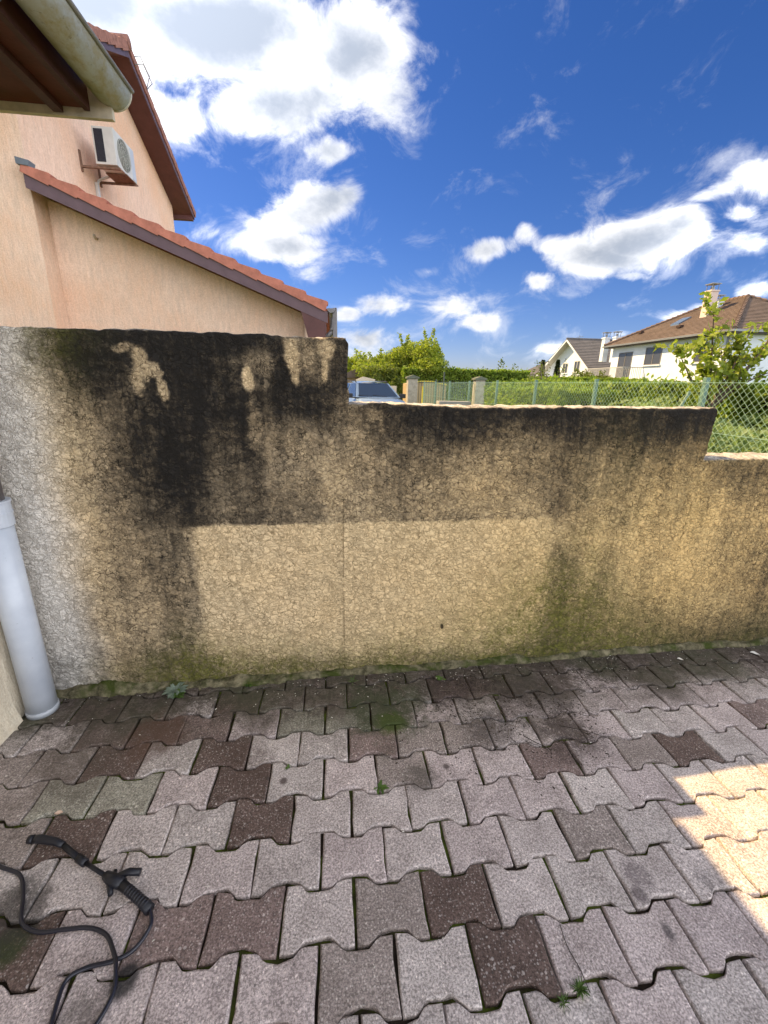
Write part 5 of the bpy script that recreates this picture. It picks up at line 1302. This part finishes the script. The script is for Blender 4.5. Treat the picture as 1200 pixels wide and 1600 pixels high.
arc = [(3.7, -.1)] + [(3.7 + 2.0 * t, 1.45 + .14 * math.sin(math.pi * t)) for t in np.linspace(0, 1, 9)] + [(5.7, -.1)]
MB().prism(arc, 'y', 21.0, 22.4).build('body', mottled('ochre_panel', (0.36, 0.27, 0.15), .15, 3), ya)
tp = [(3.66 + 2.08 * t, 1.46 + .15 * math.sin(math.pi * t)) for t in np.linspace(0, 1, 9)]
MB().prism(tp + [(x, z - .07) for x, z in tp[::-1]], 'y', 20.92, 20.995).build('yellow_trim', M_YEL, ya)
yp_ = MB().tube([(3.82, 17.6, -.1), (3.82, 17.6, 1.30)], .04, 10).tube([(3.82, 17.6, 1.30), (3.82, 17.6, 1.34)], .055, 10).build('yellow_post', M_YEL)
tag(yp_, 'bright yellow post beside the left stone pillar', 'post')
pw = MB().box(0.6, 3.2, 21.3, 21.6, -.1, 1.32).prism([(1.15, 1.322), (2.1, 1.322), (2.1, 1.62), (1.5, 1.74), (1.15, 1.60)], 'y', 21.3, 21.62).build('pale_wall', mottled('pale_rendered_wall', (0.58, 0.50, 0.42), .12, 3, .9, .004), bevel=.01)
tag(pw, 'pale pinkish wall with raised end behind the parked car', 'wall')
br = empty('brown_roofed_shed', (1.3, 27, 0), label='small shed with brown roof under the trees behind the car', cat='shed')
MB().box(0.4, 2.2, 26.2, 28.2, -.1, 1.75).build('wall', mottled('shed_board', (0.35, 0.27, 0.2), .1, 3), br)
MB().prism([(0.2, 1.72), (2.4, 1.72), (1.3, 2.25)], 'y', 26.0, 28.4).build('roof', M_BRT, br)

def car():
    M_BODY = Mat('blue_grey_car_paint', 0.25, 0.6); M_BODY.color((0.16, 0.23, 0.34)); M_BODY.b.inputs['Coat Weight'].default_value = 0.6; M_BODY = M_BODY.m
    M_CG = Mat('car_glass', 0.04, 0.8); M_CG.color((0.035, 0.055, 0.09)); M_CG.b.inputs['Metallic'].default_value = 0.25; M_CG = M_CG.m
    M_BLK = mottled('black_plastic', (0.02, 0.02, 0.022), .1, 5, .5); M_TYRE = mottled('tyre_rubber', (0.025, 0.025, 0.025), .1, 9, .85); M_RIM = mottled('rim_alloy', (0.45, 0.46, 0.48), .05, 4, .3, metallic=.8)
    c = empty('parked_car', (0, 0, 0), label='blue-grey parked car with roof rails seen over the middle wall section', cat='car')
    W = 0.86
    # body: lofted cross sections along x (front at -x), each (x, sill z, waist z, half width)
    S_ = [(-2.10, .38, .60, .62), (-2.0, .28, .72, .76), (-1.6, .24, .86, .84), (-0.95, .22, .95, W), (0, .22, .97, W), (1.2, .22, .99, W), (1.75, .24, 1.0, .84), (2.02, .34, .95, .76)]
    V = []; F = []; n = 10
    for (x, a, b, w) in S_:
        for k in range(n):
            t = [(-1, 0), (-1, .5), (-.98, .85), (-.86, 1), (-.4, 1.03), (.4, 1.03), (.86, 1), (.98, .85), (1, .5), (1, 0)][k]
            V.append((x, t[0] * w, a + (b - a) * t[1]))
    for i in range(len(S_) - 1):
        F += [(i * n + k, i * n + (k + 1) % n, (i + 1) * n + (k + 1) % n, (i + 1) * n + k) for k in range(n)]
    F += [tuple(range(n)), tuple(range((len(S_) - 1) * n, len(S_) * n))[::-1]]
    m = MB().add(V, F); m.build('body', M_BODY, c, True)
    # cabin
    def ring(x, w, z): return [(x, -w, z), (x, w, z)]
    bl, br_ = (-1.02, .96), (1.72, 1.0)
    tf, tb = (-0.30, 1.43), (1.30, 1.42)
    wb, wt = .80, .60
    cab = [(bl[0], -wb, bl[1]), (bl[0] + 0, wb, bl[1]), (br_[0], wb, br_[1]), (br_[0], -wb, br_[1]), (tf[0], -wt, tf[1]), (tf[0], wt, tf[1]), (tb[0], wt, tb[1]), (tb[0], -wt, tb[1])]
    MB().add(cab, [(0, 1, 5, 4), (1, 2, 6, 5), (2, 3, 7, 6), (3, 0, 4, 7)]).build('pillars', M_BODY, c)
    def crown(x): return 1.43 + .05 * math.sin(math.pi * (x - tf[0]) / (tb[0] - tf[0]))
    V = []; F = []; xs = np.linspace(tf[0] - .03, tb[0] + .05, 9)
    for x in xs:
        for y in (-wt - .02, -wt * .6, 0, wt * .6, wt + .02): V.append((x, y, crown(min(max(x, tf[0]), tb[0])) + .035 * (1 - (y / wt) ** 2) - (0.0 if abs(y) < wt else .02)))
    for i in range(8): F += [(i * 5 + k, i * 5 + k + 1, (i + 1) * 5 + k + 1, (i + 1) * 5 + k) for k in range(4)]
    MB().add(V, F).build('roof', M_BODY, c, True)
    def inset(q, f=.07, o=.012):
        P = [Vector(p) for p in q]; cen = sum(P, Vector()) / 4; nn = (P[1] - P[0]).cross(P[3] - P[0]).normalized()
        if nn.dot(cen - Vector((.4, 0, 1.1))) < 0: nn = -nn
        return [p.lerp(cen, f) + nn * o for p in P]
    def glass(q, name, f=.07): MB().add(inset(q, f), [(0, 1, 2, 3)]).build(name, M_CG, c)
    glass([cab[0], cab[1], cab[5], cab[4]], 'windscreen', .10)
    glass([cab[2], cab[3], cab[7], cab[6]], 'rear_window', .12)
    for s in (1, -1):
        A, B, C_, D = (bl[0], s * wb, bl[1]), (br_[0], s * wb, br_[1]), (tb[0], s * wt, tb[1]), (tf[0], s * wt, tf[1])
        A, B, C_, D = map(Vector, (A, B, C_, D))
        glass([A.lerp(B, .03), A.lerp(B, .5), D.lerp(C_, .5), D.lerp(C_, .02)], 'side_window', .09); glass([A.lerp(B, .52), A.lerp(B, .97), D.lerp(C_, .97), D.lerp(C_, .53)], 'side_window', .09)
        MB().tube([(tf[0] + .15, s * (wt - .02), 1.50), (tb[0] - .05, s * (wt - .02), 1.51)], .016, 6).box(tf[0] + .14, tf[0] + .2, s * (wt - .02) - .015, s * (wt - .02) + .015, 1.44, 1.5).box(tb[0] - .1, tb[0] - .05, s * (wt - .02) - .015, s * (wt - .02) + .015, 1.44, 1.5).build('roof_rail', M_BLK, c)
        MB().box(-0.80, -0.66, s * .99 - .11, s * .99 + .11, .93, 1.08).box(-.75, -.70, s * .86 - .06, s * .86 + .06, .93, .97).build('mirror', M_BLK, c, bevel=.02)
        MB().box(-2.06, -1.92, s * .60 - .14, s * .60 + .14, .60, .72).build('headlight', mottled('lamp_glass', (.5, .52, .55), .05, 4, .1), c, bevel=.03)
        for x in (-1.32, 1.28):
            w = MB().tube([(x, s * .70, .31), (x, s * .88, .31)], .31, 24).build('wheel', M_TYRE, c, False); MB().tube([(x, s * .872, .31), (x, s * .89, .31)], .19, 20).build('rim', M_RIM, w)
    for s in (.25, -.30): MB().tube([(-1.04, s, .985), (-.95, s + .5, 1.03)], .008, 4).build('wiper', M_BLK, c)
    MB().box(-2.13, -2.05, -.45, .45, .38, .52).build('grille', M_BLK, c)
    MB().box(-2.145, -2.125, -.26, .26, .42, .51).build('number_plate', M_WFRAME, c)
    c.location = (1.36, 15.2, 0); c.rotation_euler = (0, 0, math.radians(103))
car()

# ------------------------------------------------------------------ pressure washer lance and hose on the paving
def bez(pts, n=10): return catmull(pts, n)
M_HOSE = Mat('black_rubber_hose', 0.28, 0.5); M_HOSE.color((0.012, 0.012, 0.020)); M_HOSE = M_HOSE.m
M_LANCE = mottled('black_plastic_lance', (0.014, 0.014, 0.018), .2, 30, .38)
hz = 0.0062
hose_pts = [(-1.02, .10, hz), (-0.957, .067, hz), (-0.884, .037, hz), (-0.838, -.020, hz), (-0.800, -.085, hz), (-0.741, -.114, hz), (-0.675, -.115, hz), (-0.612, -.118, hz), (-0.56, -.138, hz), (-0.521, -.180, hz + .006), (-0.500, -.212, hz + .008),
            (-0.486, -.259, hz), (-0.504, -.318, hz), (-0.545, -.345, hz), (-0.588, -.325, hz), (-0.607, -.269, hz), (-0.610, -.222, hz), (-0.574, -.203, hz), (-0.515, -.196, hz), (-0.472, -.176, hz), (-0.450, -.131, hz + .005), (-0.466, -.092, hz + .012)]
hose = MB().tube(bez(hose_pts, 8), 0.0053, 12).build('pressure_hose', M_HOSE, None, True)
tag(hose, 'black rubber hose looped on the pavers below the spray lance', 'hose')
gun = empty('spray_lance', (-0.62, 0.0, 0), label='black pressure washer lance with trigger handle lying on the pavers', cat='spray gun')
def V3(x, y, z): return (x, y, z)
noz = [(-0.905, .133, .018), (-0.885, .131, .020), (-0.83, .118, .020), (-0.80, .105, .019)]
MB().tube(noz, [.011, .0125, .011, .009], 14).tube([(-0.918, .135, .018), (-0.903, .133, .018)], [.0125, .0125], 14).build('nozzle', M_LANCE, gun, True)
MB().tube([(-0.80, .105, .018), (-0.72, .053, .017)], [.008, .009], 12).tube([(-0.735, .063, .017), (-0.705, .045, .017)], .0115, 12).tube([(-0.71, .048, .017), (-0.615, -.004, .017)], .006, 10).build('lance_tube', M_LANCE, gun, True)
MB().tube([(-0.628, .004, .018), (-0.600, -.012, .019), (-0.566, -.027, .020)], [.012, .018, .015], 14).build('gun_body', M_LANCE, gun, True)
MB().tube([(-0.585, -.018, .020), (-0.540, -.045, .019), (-0.497, -.074, .018), (-0.464, -.098, .017)], [.0145, .0125, .013, .0145], 14).build('handle', M_LANCE, gun, True)
MB().tube([(-0.590, -.008, .024), (-0.560, .000, .028), (-0.527, -.003, .026)], [.009, .010, .010], 10).build('safety_catch', M_LANCE, gun, True)
MB().tube([(-0.604, -.022, .016), (-0.590, -.048, .014)], [.009, .007], 8).tube([(-0.602, -.02, .022), (-0.603, .012, .022)], [.008, .006], 8).build('trigger', M_LANCE, gun, True)
gr = MB()
for k in range(9):
    t = k / 8; gr.tube([(-0.545 + .068 * t, -.042 - .045 * t, .019), (-0.5425 + .068 * t, -.0437 - .045 * t, .019)], .0137, 12)
gr.build('handle_ribs', M_HOSE, gun, True)

# ------------------------------------------------------------------ weeds, moss, litter
M_WEED = leaf_mat('weed_leaves', (0.05, 0.10, 0.018), (0.11, 0.18, 0.04), (0.03, 0.06, 0.012), 0.2)
M_WEEDG = leaf_mat('grey_weed_leaves', (0.13, 0.17, 0.13), (0.22, 0.27, 0.21), (0.08, 0.11, 0.07), 0.15)
def weed(x, y, s, n, mat, label, seed, blades=False, group=None):
    r = np.random.default_rng(seed); rr = random.Random(seed)
    root = empty('weed', (x, y, 0), label=label, cat='weed')
    V = []; F = []
    for i in range(n):
        a = rr.uniform(0, 6.283); L = s * rr.uniform(.5, 1.1); w = L * (0.06 if blades else 0.20); h = L * rr.uniform(.25, .9) if blades else L * rr.uniform(.1, .5)
        ox, oy = x + rr.gauss(0, s * .12), y + rr.gauss(0, s * .08); dx, dy = math.cos(a), math.sin(a); b = len(V)
        for t, ww, hh in ((0, .3, 0), (.4, 1, .75), (.8, .7, 1.0), (1.05, .05, .85)):
            cx, cy, cz = ox + dx * L * t, oy + dy * L * t, h * hh + 0.002
            V += [(cx - dy * w * ww, cy + dx * w * ww, cz), (cx + dy * w * ww, cy - dx * w * ww, cz)]
        F += [(b + 2 * k, b + 2 * k + 1, b + 2 * k + 3, b + 2 * k + 2) for k in range(3)]
    mesh_obj('leaves', V, F, mat, root)
    MB().tube([(x, y, -.01), (x + .002, y, s * .2)], s * .03, 5).build('stem', mat, root)
weed(-0.711, 0.805, .050, 60, M_WEEDG, 'pale grey-green weed clump growing at the foot of the wall on the left', 1)
weed(-0.690, 0.775, .035, 26, M_WEED, 'small dark green weed just under the pale clump at the wall foot', 12)
weed(0.204, 0.219, .030, 9, M_WEED, 'small star-shaped green weed in a joint in the middle of the paving', 2)
weed(0.639, -0.368, .021, 70, M_WEED, 'green grass tuft in a joint at the bottom right of the paving', 3, True)
weed(0.590, -0.385, .018, 30, M_WEED, 'tiny grass tuft left of the larger tuft at the bottom right', 13, True)
weed(0.57, 0.78, .028, 12, M_WEED, 'small leafy weed in the dirt under the middle of the wall', 4)
weed(0.13, 0.80, .030, 16, M_WEED, 'thin weed at the wall foot right of the tall section', 5, True)
weed(-0.37, 0.83, .030, 18, M_WEED, 'short green weed at the wall foot left of centre', 6)
weed(-0.135, 0.335, .016, 10, M_WEED, 'tiny green sprig beside the paver with the round stain', 7)

def litter():
    """crumbs, chips and bits of twig: nobody could count them"""
    r = np.random.default_rng(9); V = []; F = []
    def chunk(x, y, z, s, a, e):
        b = len(V); c, q = math.cos(a), math.sin(a)
        for dx, dy, dz in ((-1, -.6, 0), (1, -.5, 0), (.8, .6, 0), (-.7, .7, 0), (0, 0, .55)):
            X, Y = dx * s * e, dy * s; V.append((x + X * c - Y * q, y + X * q + Y * c, z + dz * s))
        F.extend([(b, b + 1, b + 4), (b + 1, b + 2, b + 4), (b + 2, b + 3, b + 4), (b + 3, b, b + 4)])
    n = 7000
    for i in range(n):
        x = r.uniform(-1.2, 2.9); d = abs(r.normal(0, .07)) + .01
        dens = 0.25 + 0.75 * (0.3 < x < 1.6)
        if r.random() > dens: continue
        if r.random() < .22: x = r.normal(.72, .22); y = r.normal(.52, .14)
        elif r.random() < .2: x = r.normal(1.07, .12); y = r.normal(.48, .14)
        else: y = WX(x) - d * (1.6 if .3 < x < 1.6 else .8)
        if y > WX(x) - .005: continue
        chunk(x, y, 0.0005, abs(r.normal(.0016, .0011)) + .0008, r.uniform(0, 6.28), r.uniform(1, 1.8))
    o = mesh_obj('soil_crumbs', V, F, mottled('dark_soil_crumbs', (0.045, 0.034, 0.026), .5, 60, .95)); tag(o, kind='stuff')
    V, F = [], []
    for i in range(420):
        x = r.uniform(-1.2, 2.9)
        if r.random() < .65: y = WX(x) - abs(r.normal(0, .10)) - .02
        else: y = r.uniform(-.45, .8)
        if y > WX(x) - .02: continue
        chunk(x, y, 0.001, r.uniform(.0010, .0030), r.uniform(0, 6.28), r.uniform(.8, 2.0))
    o = mesh_obj('pale_chips', V, F, mottled('pale_render_chips', (0.62, 0.58, 0.50), .2, 60, .9)); tag(o, kind='stuff')
    m = MB(); rr = random.Random(6)
    for i in range(420):
        x = rr.uniform(.1, 2.6); y = WX(x) - abs(rr.gauss(0, .12)) - .03
        if rr.random() < .45: cx_, cy_ = rr.choice(((.70, .47), (1.06, .40), (.64, .72), (1.0, .62))); x = rr.gauss(cx_, .06); y = rr.gauss(cy_, .045)
        a = rr.uniform(0, 6.28); L = rr.uniform(.012, .055); z = rr.uniform(.0015, .004)
        m.tube([(x, y, z), (x + L * .5 * math.cos(a + .2), y + L * .5 * math.sin(a + .2), z + .002), (x + L * math.cos(a), y + L * math.sin(a), z)], rr.uniform(.0004, .0009), 4, False)
    o = m.build('fallen_twigs', mottled('dry_twig', (0.13, 0.10, 0.075), .6, 40, .9)); tag(o, kind='stuff')
litter()
def twig(pts, rad, label):
    o = MB().tube(catmull(pts, 5), rad, 6).build('twig', mottled('dark_twig', (0.03, 0.022, 0.016), .3, 40, .9), None, True); tag(o, label, 'twig'); return o
twig([(.838, .402, .003), (.875, .36, .005), (.915, .326, .004), (.912, .300, .003)], .0014, 'thin dark twig with a knot lying on a pale paver near the dirt patch')
twig([(.832, .375, .003), (.865, .35, .006), (.905, .330, .004)], .0010, 'finer twig crossing beside the knotted twig')
twig([(.660, -.235, .003), (.655, -.285, .004), (.664, -.33, .003), (.664, -.375, .003)], .0011, 'curved hair-thin twig on the bottom right paver next to the dark joint')
twig([(1.02, .44, .003), (1.12, .40, .005), (1.20, .35, .003)], .0009, 'long thin straw across the brown patch')
def dead_leaf(x, y, s, rot, col, label, z=0.002):
    V = []; F = []
    for k in range(7):
        t = k / 6; w = math.sin(math.pi * min(t * .95 + .03, 1)) * .34 * s; cx = (t - .5) * s
        for sy in (-1, 0, 1): V.append((x + cx * math.cos(rot) - sy * w * math.sin(rot), y + cx * math.sin(rot) + sy * w * math.cos(rot), z + .12 * s * abs(sy) + .05 * s * math.sin(t * 5)))
    for k in range(6): F += [(k * 3, k * 3 + 1, k * 3 + 4, k * 3 + 3), (k * 3 + 1, k * 3 + 2, k * 3 + 5, k * 3 + 4)]
    o = mesh_obj('fallen_leaf', V, F, mottled('dry_leaf', col, .2, 60, .8)); tag(o, label, 'leaf'); return o
dead_leaf(-.889, .230, .024, .2, (.62, .45, .34), 'pale pinkish petal lying on the paver above the lance')
dead_leaf(1.93, .83, .030, -.4, (.6, .57, .5), 'whitish dry leaf near the wall foot on the right')
dead_leaf(2.40, .84, .045, -.6, (.6, .58, .53), 'larger whitish dry leaf at the right edge by the wall')
dead_leaf(.555, .795, .016, .9, (.55, .52, .42), 'small pale leaf in the dirt under the middle of the wall')
# dry leaf stuck to the wall
o = dead_leaf(0, 0, .022, 1.3, (.05, .035, .015), 'small dark curled leaf stuck to the cleaned patch of wall')
o.rotation_euler = (math.radians(88), 0, 0); o.location = (.590, WX(.59) - .008, .240)
